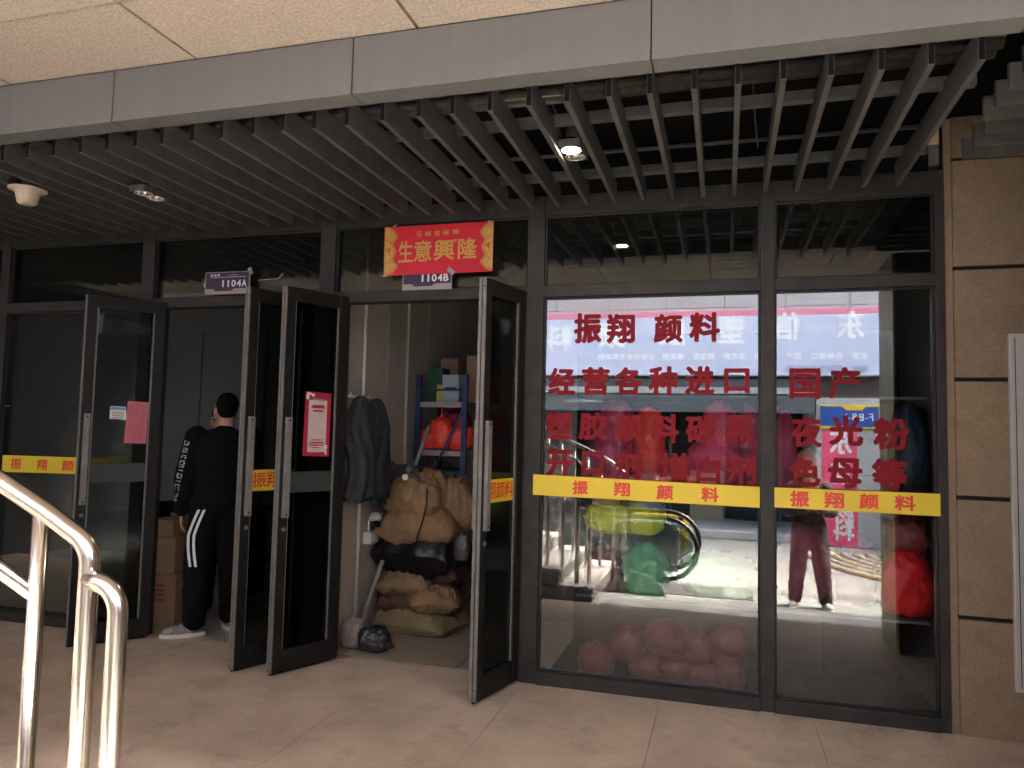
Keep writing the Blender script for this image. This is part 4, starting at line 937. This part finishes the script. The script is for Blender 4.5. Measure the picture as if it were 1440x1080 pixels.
def build_person(label, foot, yaw, H, J, jacket, trouser, shoe_m, mask=None, hair_long=False, jacketname='jacket', voxel=0.010, head_turn=0.0):
    th_, T = person(label, foot, yaw, H, J)
    sc = H/1.70
    b = MB()
    hd = Vector(J['head']); nk = Vector(J['neck']); Hm = Matrix.Rotation(head_turn, 3, 'Z')
    # skull, jaw, nose, ears
    b.ell(hd+Vector((0, -0.005, 0.02)), (0.076, 0.095, 0.098), Hm, 20, 14); b.ell(hd+Hm @ Vector((0, 0.028, -0.055)), (0.056, 0.062, 0.062), Hm, 18, 12)
    limb(b, [hd+Hm @ Vector((0, 0.088, 0.005)), hd+Hm @ Vector((0, 0.108, -0.028))], [0.010, 0.015])
    b.ell(hd+Hm @ Vector((0, 0.086, -0.062)), (0.024, 0.012, 0.007), Hm); b.ell(hd+Hm @ Vector((0, 0.082, -0.078)), (0.022, 0.012, 0.008), Hm)
    for s_ in (-1, 1):
        b.ell(hd+Hm @ Vector((s_*0.082, -0.008, -0.014)), (0.013, 0.022, 0.035), Hm @ Matrix.Rotation(s_*0.35, 3, 'Z'), 12, 8)
        b.ell(hd+Hm @ Vector((s_*0.032, 0.083, 0.028)), (0.024, 0.012, 0.008), Hm)
    limb(b, [nk, hd+Vector((0, -0.01, -0.06))], [0.058, 0.053])
    hip, ch = Vector(J['pelvis']), Vector(J['chest'])
    def torso(mb, g):
        mb.ell(hip, (0.155+g, 0.105+g, 0.12+g), None, 20, 12); mb.ell(hip.lerp(ch, 0.45), (0.135+g*1.3, 0.098+g, 0.16), None, 20, 12)
        mb.ell(ch, (0.165+g, 0.112+g, 0.17), None, 20, 12); mb.ell(Vector(J['neck'])+Vector((0, -0.01, -0.05)), (0.12+g, 0.08+g, 0.055+g*0.5), None, 16, 10)
    torso(b, -0.012)
    for s_ in 'LR':
        sh, el, wr, hp, kn, an = [Vector(J[k+s_]) for k in ('sh', 'el', 'wr', 'hp', 'kn', 'an')]
        limb(b, [sh, el, wr], [0.046, 0.036, 0.026]); limb(b, [hp, kn, an], [0.072, 0.048, 0.036])
        sd = Vector(J.get('thumb'+s_, (0, 1, 0))); hand(b, wr, J.get('hand'+s_, (0, 0, -1)), sd, None)
        limb(b, [an, an+Vector(J['toe'+s_])*0.12+Vector((0, 0, -0.05))], [0.034, 0.026])
    mesh_obj('body', remesh(xf(b, T), voxel*sc, 3), M_skin, th_)
    # hair
    h_ = MB(); h_.ell(hd+Hm @ Vector((0, -0.016, 0.045)), (0.080, 0.094, 0.088), Hm, 20, 12); h_.ell(hd+Hm @ Vector((0, -0.046, 0.012)), (0.072, 0.062, 0.074), Hm, 18, 10)
    if hair_long: h_.ell(hd+Hm @ Vector((0, -0.06, -0.10)), (0.075, 0.05, 0.12), Hm, 18, 10)
    mesh_obj('hair', remesh(xf(h_, T), 0.009*sc, 2, 0.003, 40), M_hair, th_)
    for s_ in (-1, 1):
        e_ = MB().ell(hd+Hm @ Vector((s_*0.031, 0.086, 0.012)), (0.011, 0.010, 0.007), Hm, 10, 8); xf(e_, T).build('eye', M_hair, th_, smooth=True)
    # clothes
    j_ = MB(); torso(j_, 0.036)
    for s_ in 'LR':
        sh, el, wr = [Vector(J[k+s_]) for k in ('sh', 'el', 'wr')]
        limb(j_, [sh, el, el.lerp(wr, 0.93)], [0.084, 0.076, 0.054])
    limb(j_, [nk+Vector((0, -0.01, -0.045)), nk+Vector((0, -0.005, -0.015))], [0.080, 0.068])
    jm = remesh(xf(j_, T), 0.011*sc, 4, 0.006, 7, 3); jo = mesh_obj(jacketname, jm, jacket, th_)
    t_ = MB(); t_.ell(hip+Vector((0, 0, -0.03)), (0.168, 0.125, 0.12), None, 20, 12)
    for s_ in 'LR':
        hp, kn, an = [Vector(J[k+s_]) for k in ('hp', 'kn', 'an')]
        limb(t_, [hp, kn, an+Vector((0, 0, 0.02))], [0.112, 0.098, 0.078])
    tm = remesh(xf(t_, T), 0.011*sc, 4, 0.007, 7, 9); to = mesh_obj('trousers', tm, trouser, th_)
    for s_ in 'LR':
        an = Vector(J['an'+s_]); d = Vector(J['toe'+s_]).normalized(); sd = Vector((0, 0, 1)).cross(d); Mx = Matrix((sd, d, Vector((0, 0, 1)))).transposed()
        f0 = Vector((an.x, an.y, J.get('lift', 0.0)))
        s1 = MB(); s1.ell(f0+d*0.02+Vector((0, 0, 0.055)), (0.044, 0.075, 0.050), Mx, 16, 10); s1.ell(f0+d*0.12+Vector((0, 0, 0.042)), (0.048, 0.085, 0.034), Mx, 16, 10); limb(s1, [f0+Vector((0, 0, 0.06)), f0+Vector((0, -0.0, 0.10))], [0.046, 0.047])
        so = mesh_obj('shoe', remesh(xf(s1, T), 0.008*sc, 2), shoe_m, th_)
        s2 = MB(); pts = []
        for k in range(24):
            a = 2*math.pi*k/24; r_ = Vector((math.cos(a)*0.050, math.sin(a)*0.148+0.07, 0)); pts.append(f0+sd*r_.x+d*r_.y)
        s2._add([p + Vector((0, 0, 0.001)) for p in pts] + [p+Vector((0, 0, 0.026)) for p in pts], [tuple(range(24)), tuple(range(47, 23, -1))] + [(k, 24+k, 24+(k+1) % 24, (k+1) % 24) for k in range(24)])
        xf(s2, T).build('sole', M_white, so, smooth=False)
        s3 = MB(); 
        for k in range(3): s3.obox(f0+d*(0.06+0.03*k)+Vector((0, 0, 0.088-0.010*k)), (0.05, 0.008, 0.004), Mx)
        xf(s3, T).build('laces', M_print, so)
    if mask:
        mk = MB(); mk.ell(hd+Hm @ Vector((0, 0.055, -0.048)), (0.058, 0.052, 0.045), Hm, 18, 12); mesh_obj('face_mask', remesh(xf(mk, T), 0.008*sc, 2), mask, th_)
    return th_, T, jm, tm, jo, to
M_shoe = mat('grey_trainer', (0.34, 0.31, 0.28), 0.75, 0, 0.4, 11, dirt=0.95, dirtcol=(0.03, 0.03, 0.03))
# man seen from behind in the left doorway
J = dict(head=(0.02, 0.03, 1.585), neck=(0.01, 0.0, 1.44), chest=(0, 0.0, 1.25), pelvis=(0, 0, 0.96),
         shL=(-0.175, 0, 1.385), elL=(-0.235, -0.03, 1.10), wrL=(-0.255, 0.04, 0.855), shR=(0.185, 0, 1.385), elR=(0.22, 0.03, 1.11), wrR=(0.13, 0.25, 1.08),
         hpL=(-0.09, 0, 0.92), knL=(-0.13, 0.02, 0.5), anL=(-0.13, -0.06, 0.085), hpR=(0.09, 0, 0.92), knR=(0.10, 0.05, 0.5), anR=(0.10, 0.10, 0.085),
         toeL=(-1, -0.1, 0), toeR=(-0.15, 1, 0), handR=(-0.5, 0.8, 0.1), thumbR=(0, 0, 1), handL=(0.02, 0.12, -1), thumbL=(0, 1, 0.1))
PF = (-3.50, 0.25, 0.0); YA = R(34)
ps, TA, jm, tm, jo, to = build_person('man seen from behind in a black tracksuit with white stripes and grey trainers', PF, YA, 1.70, J, M_cloth, M_cloth, M_shoe)
def conform(mb, me, direction, off=0.004):
    bm = bmesh.new(); bm.from_mesh(me); bv = BVHTree.FromBMesh(bm); d = Vector(direction).normalized(); out = []
    lo = []
    for v in mb.v:
        hit = bv.ray_cast(Vector(v)-d*0.6, d)
        if hit[0] is None:
            nr = bv.find_nearest(Vector(v)); q = nr[0] if nr[0] is not None else Vector(v); out.append(tuple(q-d*off))
        else: out.append(tuple(hit[0]-d*off))
    bm.free(); mb.v = out; return mb
dirn = Vector((-0.62, 0.78, 0)); sdv = Vector((0.78, 0.62, 0))
# sleeve slogan running down the left arm
s0 = TA @ Vector((-0.205, -0.05, 1.36)); s1 = TA @ Vector((-0.275, -0.03, 0.93)); U2 = (s0-s1).normalized()
V = (sdv - U2*sdv.dot(U2)).normalized(); mb = MB()
txt = 'AFALL INTO A PIT A GAIN IN YOU WIT'; n_ = len(txt); L_ = (s0-s1).length
for i, ch in enumerate(txt):
    if ch != ' ': put_glyph(mb, ch, np.array((s1 + U2*(L_*i/n_) - V*0.01)[:]), np.array(U2[:]), np.array((-V)[:]), vec(0, 0, 0), L_/n_*0.78, 0.034, 0.02)
conform(mb, jm, dirn, 0.003).build('sleeve_lettering', M_print, jo, kind='stuff')
for k, dx in enumerate((0.0, 0.036)):
    mb = MB(); vs = []; N_ = 40
    for i in range(N_+1):
        t = i/N_; z = 0.88-0.40*t; xx = -0.165+dx + 0.035*(1-min(1, t*2.2))-0.025*math.sin(t*3.0)
        c = TA @ Vector((xx, -0.1, z)); vs += [c-sdv*0.009, c+sdv*0.009]
    mb._add(vs, [(2*i, 2*i+1, 2*i+3, 2*i+2) for i in range(N_)])
    conform(mb, tm, dirn, 0.006).build('stripe', M_print, to)
# the person he talks to, mostly hidden behind him
J2 = dict(J); J2.update(toeL=(-0.1, 1, 0), toeR=(0.1, 1, 0), anL=(-0.11, 0, 0.085), anR=(0.11, 0, 0.085), knL=(-0.1, 0.02, 0.5), knR=(0.1, 0.02, 0.5), wrL=(-0.13, 0.22, 1.06), elL=(-0.23, 0.0, 1.10), handL=(0.5, 0.8, 0.1), thumbL=(0, 0, 1), wrR=(0.13, 0.22, 1.04))
build_person('dark haired person in dark clothes mostly hidden behind the man in black', (-3.785, 0.64, 0), R(200), 1.62, J2, M_cloth, M_cloth, M_coat, voxel=0.012)
# passer-by outside, seen only in the window
J3 = dict(head=(0, 0.03, 1.575), neck=(0, 0.0, 1.43), chest=(0, 0.0, 1.25), pelvis=(0, 0, 0.96),
          shL=(-0.185, 0, 1.385), elL=(-0.25, 0.02, 1.12), wrL=(-0.06, 0.24, 1.15), shR=(0.185, 0, 1.385), elR=(0.24, 0.02, 1.12), wrR=(0.07, 0.25, 1.16),
          hpL=(-0.09, 0, 0.92), knL=(-0.13, 0.03, 0.5), anL=(-0.16, 0.0, 0.085), hpR=(0.09, 0, 0.92), knR=(0.13, 0.04, 0.5), anR=(0.17, 0.05, 0.085),
          toeL=(-0.35, 1, 0), toeR=(0.25, 1, 0), handL=(0.6, 0.5, 0.4), thumbL=(0, 0, 1), handR=(-0.6, 0.5, 0.4), thumbR=(0, 0, 1))
build_person('person in plum trousers outside holding up a white phone, mirrored in the window', (0.95, -4.87, -0.45), 0.0, 1.66, J3, mat('dark_maroon_jacket', (0.05, 0.022, 0.03), 0.85, bump=0.3, bscale=25), mat('plum_trousers', (0.018, 0.012, 0.018), 0.85, bump=0.3, bscale=25), mat('pale_trainer', (0.6, 0.5, 0.47), 0.7), mask=mat('blue_mask', (0.35, 0.5, 0.55), 0.8), voxel=0.012)
tag(MB().obox((0.955, -4.60, 0.72), (0.16, 0.01, 0.085)).build('mobile_phone', M_white, bevel=0.003), 'white phone held by the person mirrored in the window', 'phone')

# =================================================================== ACROSS THE STREET (mirrored in the panes)
ob = thing('market_building', 'pale concrete market building across the street with dark shopfronts', 'building', (0, -10.4, -0.45))
YO = -10.2
MB().box(-16, 16, -14, YO-0.03, 2.25, 9.5).build('upper_wall', M_grout, ob)
pk = 0
for r_, (z0, z1) in enumerate(((2.62, 3.95), (3.95, 4.75), (4.75, 6.2), (6.2, 9.5))):
    for i in range(-9, 10):
        MB().box(i*1.1+0.006, i*1.1+1.094, YO-0.0295, YO, z0+0.005, z1-0.005).build('wall_panel', M_conc, ob)
MB().box(-16, 1.62, -13.2, -12.6, -0.44, 2.25).build('recessed_shopfront', mat('dark_shopfront', (0.03, 0.033, 0.038), 0.25), ob)
MB().box(-16, 1.62, -12.59, YO-0.1, -0.4401, -0.30).build('plinth', M_conc, ob, bevel=0.01)
for z0, z1 in ((-0.44, 0.2), (0.2, 0.85), (0.85, 1.5), (1.5, 2.245)):
    MB().box(1.622, 4.6, -13, YO+0.02, z0+0.004, z1-0.004).build('pier_panel', M_conc, ob)
MB().box(4.61, 16, -12.5, -12.2, -0.44, 2.25).build('dark_shopfront', MATS['dark_shopfront'], ob)
MB().box(-16, 1.60, YO-0.25, YO+0.015, 1.95, 2.58).build('shop_beam', mat('dark_beam', (0.10, 0.115, 0.125), 0.5), ob)
MB().box(-16, 1.58, YO+0.016, YO+0.05, 2.3, 2.42).build('beam_ledge', M_conc, ob)
for k in range(-9, 2): MB().box(k*1.15-0.03, k*1.15+0.03, -12.6, -12.52, -0.3, 2.2).build('shopfront_mullion', mat('grey_metal', (0.2, 0.2, 0.2), 0.4), ob)
# coloured stock in the far shopfronts
for k, (x, c, lab) in enumerate(((-3.0, (0.3, 0.12, 0.05), 'brown'), (-1.9, (0.1, 0.15, 0.2), 'blue grey'), (-0.7, (0.35, 0.3, 0.2), 'sand coloured'))):
    tag(MB().box(x, x+0.7, -12.5, -12.0, -0.2995, 0.55+0.1*k).build('crate', mat('crate_%d' % k, c, 0.7), bevel=0.02), lab + ' crate standing before the far shopfront', 'crate')
# the long shop banner
bz0 = float(rfY(1068, 528, YO)[2]); bz1 = float(rfY(1068, 437, YO)[2]); bxl = float(rfY(1228, 480, YO)[0]); 
lb = thing('shop_signboard', 'long pale lilac signboard with white characters and a pink upper edge across the street', 'signboard', (0, YO+0.1, bz0))
M_lilac = mat('lilac_board', (0.60, 0.64, 0.80), 0.5, 0, 0.05, 1); M_pinkedge = mat('pink_board_edge', (0.85, 0.25, 0.35), 0.5); M_cy = mat('white_cyan_letters', (0.97, 0.99, 0.99), 0.4)
MB().box(-4.6, bxl+0.1, YO+0.001, YO+0.12, bz0, bz1-0.10).build('board', M_lilac, lb)
MB().box(-4.6, bxl+0.1, YO+0.001, YO+0.122, bz1-0.0995, bz1).build('pink_edge', M_pinkedge, lb)
UXr, Nr = vec(-1, 0, 0), vec(0, 1, 0)      # read from this side of the street
def far_text(mb, items, Y, size_px, bold=0.035):
    for ch, cx, cy, wpx, hpx in items:
        p = rfY(cx, cy, Y); a = rfY(cx-wpx/2, cy, Y); b = rfY(cx+wpx/2, cy, Y); t = rfY(cx, cy-hpx/2, Y); d = rfY(cx, cy+hpx/2, Y)
        put_glyph(mb, ch, vec(b[0], Y, d[2]), UXr, UZ, Nr, b[0]-a[0], t[2]-d[2], bold)
mb = MB(); far_text(mb, [('东', 1197, 456, 40, 40), ('信', 1108, 458, 38, 40), ('塑', 1028, 463, 38, 40), ('胶', 945, 467, 38, 38), ('颜', 860, 470, 38, 38), ('料', 786, 475, 36, 38)], YO+0.124, 40)
mb.build('lettering', M_cy, lb)
M_dkp = mat('grey_blue_print', (0.38, 0.40, 0.52), 0.5)
mb = MB(); p = rfY(1222, 500, YO+0.124); line_text(mb, '主营：各种进口、国产，钛白粉，珠光粉，铜金粉，增光剂，分散剂等各种助剂', vec(p[0], YO+0.124, p[2]-0.06), UXr, UZ, Nr, 0.125, bold=0.03); mb.build('small_lettering', M_cy, lb)
mb = MB(); p = rfY(1222, 518, YO+0.124); line_text(mb, '地址：国际市场资料街', vec(p[0], YO+0.124, p[2]-0.06), UXr, UZ, Nr, 0.125, bold=0.03); mb.build('small_lettering', M_dkp, lb)
# CommoditiesCity lettering on the beam
cc = thing('beam_lettering', 'pale English letters on the dark beam under the long signboard', 'lettering', (-2.6, YO+0.02, 2.1))
mb = MB(); p = rfY(846, 566, YO+0.02); line_text(mb, 'CommoditiesCity', vec(p[0], YO+0.0165, p[2]), UXr, UZ, Nr, 0.085, bold=0.0); mb.build('letters', M_print, cc)
# F-B8-1 sign and the pink vertical banner on the pier
fs_ = thing('block_sign', 'blue and yellow block sign reading F-B8-1 on the concrete pier', 'sign', (2, YO+0.05, 1.7))
a, b = rfY(1152, 602, YO+0.03), rfY(1237, 570, YO+0.03); w_ = b[0]-a[0]; h_ = b[2]-a[2]
MB().box(a[0], b[0], YO+0.021, YO+0.05, a[2], b[2]).build('yellow_plate', M_yellow, fs_, bevel=0.004)
zl, zh = a[2]+0.10*h_, b[2]-0.06*h_
MB().prism([(a[0]+0.01, zl), (a[0]+0.4*w_, zl), (a[0]+0.45*w_, zl-0.05*h_), (b[0]-0.01, zl-0.02*h_), (b[0]-0.01, zh), (a[0]+0.78*w_, zh), (a[0]+0.72*w_, zh-0.16*h_), (a[0]+0.45*w_, zh-0.16*h_), (a[0]+0.38*w_, zh), (a[0]+0.01, zh)], YO+0.0505, YO+0.053).build('blue_field', mat('sign_blue', (0.03, 0.09, 0.38), 0.4), fs_)
mb = MB(); line_text(mb, 'F-B8-1', vec(b[0]-0.10*w_, YO+0.0535, a[2]+0.30*h_), UXr, UZ, Nr, 0.17, bold=0.03); mb.build('lettering', M_print, fs_)
vb = thing('vertical_banner', 'pink vertical banner with white characters under the block sign', 'banner', (1.9, YO+0.03, -0.1))
a, b = rfY(1157, 768, YO+0.03), rfY(1206, 606, YO+0.03)
MB().box(a[0], b[0], YO+0.021, YO+0.028, max(a[2], -0.42), b[2]).build('pink_sheet', mat('hot_pink_sheet', (0.85, 0.10, 0.20), 0.5), vb)
mb = MB(); far_text(mb, [('东', 1183, 621, 32, 36), ('信', 1184, 664, 30, 36), ('颜', 1186, 712, 30, 34), ('料', 1187, 744, 30, 34)], YO+0.0285, 30); mb.build('lettering', M_print, vb)
# dark posters with pink print on the recessed shopfront
for k, (x0, x1, y0, y1, txt, lab) in enumerate(((1028, 1068, 575, 735, ['广州品牌', '进口颜料', '批发零售', '特惠价'], 'dark poster with pink characters beside the far pier'),)):
    a, b = rfY(x0, y1, -12.4), rfY(x1+14, y0, -12.4); o = thing('shop_poster', lab, 'poster', (a[0], -12.4, a[2]))
    MB().box(a[0], b[0], -12.45, -12.43, a[2], b[2]).build('sheet', mat('dark_poster', (0.03, 0.03, 0.045), 0.5), o)
    mb = MB()
    for i, s_ in enumerate(txt): line_text(mb, s_, vec(b[0]-0.04, -12.429, b[2]-0.35-i*0.5), UXr, UZ, Nr, 0.16, pitch=0.19, bold=0.04)
    mb.build('lettering', mat('pink_print', (0.8, 0.3, 0.4), 0.5), o)
for k in range(5):
    a = rfY(858+k*48-70, 672, -11.9); o = thing('price_card', 'small red price card, number %s from the left on the far counter' % ['one', 'two', 'three', 'four', 'five'][k], 'card', (a[0], -11.9, a[2]), 'red price cards on the far counter')
    o['label'] = 'small red card hanging at the far shopfront, mirrored ' + ['left of the drop rail', 'under the opening-agent characters', 'below the crimson bag', 'below the scarlet bag', 'beside the pink bag'][k]
    MB().box(a[0]-0.2, a[0]+0.2, -11.92, -11.9, a[2]-0.09, a[2]+0.05).build('card', mat('orange_red_card', (0.7, 0.12, 0.08), 0.5), o)
    mb = MB(); line_text(mb, '特价品', vec(a[0]+0.17, -11.899, a[2]-0.05), UXr, UZ, Nr, 0.08, pitch=0.11, bold=0); mb.build('lettering', M_print, o)
# escalator
es = thing('escalator', 'escalator with looping black handrails mirrored in the first lettered pane', 'escalator', (-0.9, -5.2, -0.45))
M_rub = mat('black_rubber', (0.012, 0.012, 0.012), 0.3); M_skirt = mat('escalator_skirt', (0.16, 0.17, 0.17), 0.35, 0.3)
for Y in (-4.86, -5.66):
    xr = -0.70; zt, zb = 0.475, -0.26; r = (zt-zb)/2; zc_ = (zt+zb)/2
    path = [(-4.6, Y, zt+1.73), (-1.62, Y, zt)]
    path = [(-4.6, Y, zt+1.72), (-1.75, Y, zt+0.07), (-1.6, Y, zt+0.01), (-1.4, Y, zt), (xr, Y, zt)] + [(xr+r*1.08*math.sin(t), Y, zc_+r*math.cos(t)) for t in np.linspace(0, math.pi, 16)[1:]] + [(xr-0.12, Y, zb-0.02)]
    MB().tube(path, 0.03, 12).build('handrail_belt', M_rub, es, smooth=True)
    MB().prism([(-1.6, -0.2), (xr, -0.24), (xr+0.33, 0.0), (xr+0.34, 0.2), (xr, zt-0.04), (-1.6, zt-0.04), (-4.6, zt+1.68), (-4.6, 1.2)], Y-0.008, Y+0.008).build('balustrade', glass('balustrade_glass', (0.6, 0.65, 0.65), 0.08), es)
    MB().prism([(-4.6, 1.3), (-1.6, -0.12), (-1.15, -0.16), (xr-0.1, -0.25), (xr+0.03, -0.44), (-1.6, -0.44), (-4.6, 0.6)], Y-0.07, Y+0.07).build('skirt', M_skirt, es, bevel=0.01)
for k in range(9):
    MB().box(-1.5-0.4*(k+1), -1.5-0.4*k, -5.585, -4.935, -0.43+0.2*k, -0.24+0.2*k).build('step', M_galv, es)
MB().box(-1.5, 0.34, -5.58, -4.94, -0.4499, -0.438).build('landing_plate', M_galv, es)
cb = MB()
for k in range(40): cb.box(0.0+0.008*k, 0.004+0.008*k, -5.55, -4.97, -0.4379, -0.434)
cb.build('comb', mat('comb_green_grey', (0.35, 0.4, 0.33), 0.4), es, kind='stuff')
bx_ = thing('control_cabinet', 'grey steel cabinet behind the escalator end', 'cabinet', (-0.78, -6.6, -0.45))
MB().box(-1.7, -0.62, -6.9, -6.5, -0.45, 0.22).build('case', mat('cabinet_grey', (0.30, 0.32, 0.33), 0.5), bx_, bevel=0.01)
MB().box(-0.93, -0.915, -6.4985, -6.494, -0.4, 0.18).build('door_gap', M_black, bx_)
ys_ = thing('notice_board', 'yellow notice board with dark lines behind the escalator', 'notice board', (-0.6, -7.0, -0.45))
MB().box(-1.3, -0.50, -7.03, -7.0, -0.25, 0.30).build('board', M_yellow, ys_, bevel=0.004)
mb = MB()
for r_ in range(7): mb.box(-0.70, -0.54, -6.9995, -6.998, 0.16-r_*0.055, 0.172-r_*0.055)
for r_ in range(6): mb.box(-1.2+r_*0.11, -1.13+r_*0.11, -6.9995, -6.998, 0.22, 0.265)
mb.build('print', M_black, ys_, kind='stuff')
for x in (-1.2, -0.6): MB().box(x-0.015, x+0.015, -7.05, -7.031, -0.45, 0.28).build('leg', M_galv, ys_)
ib = thing('safety_board', 'narrow white safety board with blue round symbols by the escalator', 'sign', (-1.6, -5.6, -0.45))
MB().box(-1.78, -1.50, -6.1, -6.07, -0.42, 0.36).build('board', M_white, ib, bevel=0.003)
MB().box(-1.78, -1.50, -6.0695, -6.066, 0.26, 0.36).build('header', mat('cyan_print', (0.05, 0.4, 0.55), 0.5), ib)
for k in range(3):
    MB().tube([(-1.66, -6.0695, 0.11-k*0.15), (-1.66, -6.064, 0.11-k*0.15)], 0.052, 20).build('symbol', MATS['sign_blue'], ib)
# ribbed curved mat
rb = thing('ribbed_ramp', 'curved ribbed yellowish ramp lying on the street by the pier', 'ramp', (2.2, -7.6, -0.45))
for k in range(9):
    r_ = 0.55+0.26*k
    MB().tube([(3.3-r_*1.0*math.cos(t)*0.75, -9.3+r_*1.15*math.sin(t), -0.43) for t in np.linspace(0.05, 1.35, 14)], 0.05, 8).build('rib', mat('rib_%d' % (k % 2), ((0.5, 0.42, 0.22), (0.42, 0.40, 0.34))[k % 2], 0.6), rb, smooth=True)

# grit and crumbs gathered along the sills
db = MB()
for k in range(260):
    if k % 3: x = random.uniform(-1.2, 1.15); y = -0.04-abs(random.gauss(0, 0.05))
    else: x = random.uniform(-5, 1.3); y = random.uniform(-2.0, -0.05)
    r_ = random.uniform(0.0015, 0.005); M_ = Matrix.Rotation(random.uniform(0, 3), 3, 'Z')
    db.obox((x, y, r_*0.4), (r_*2, r_*1.3, r_*0.8), M_)
db.build('grit', M_step, kind='stuff', label='grit and crumbs gathered along the window sill', category='grit')
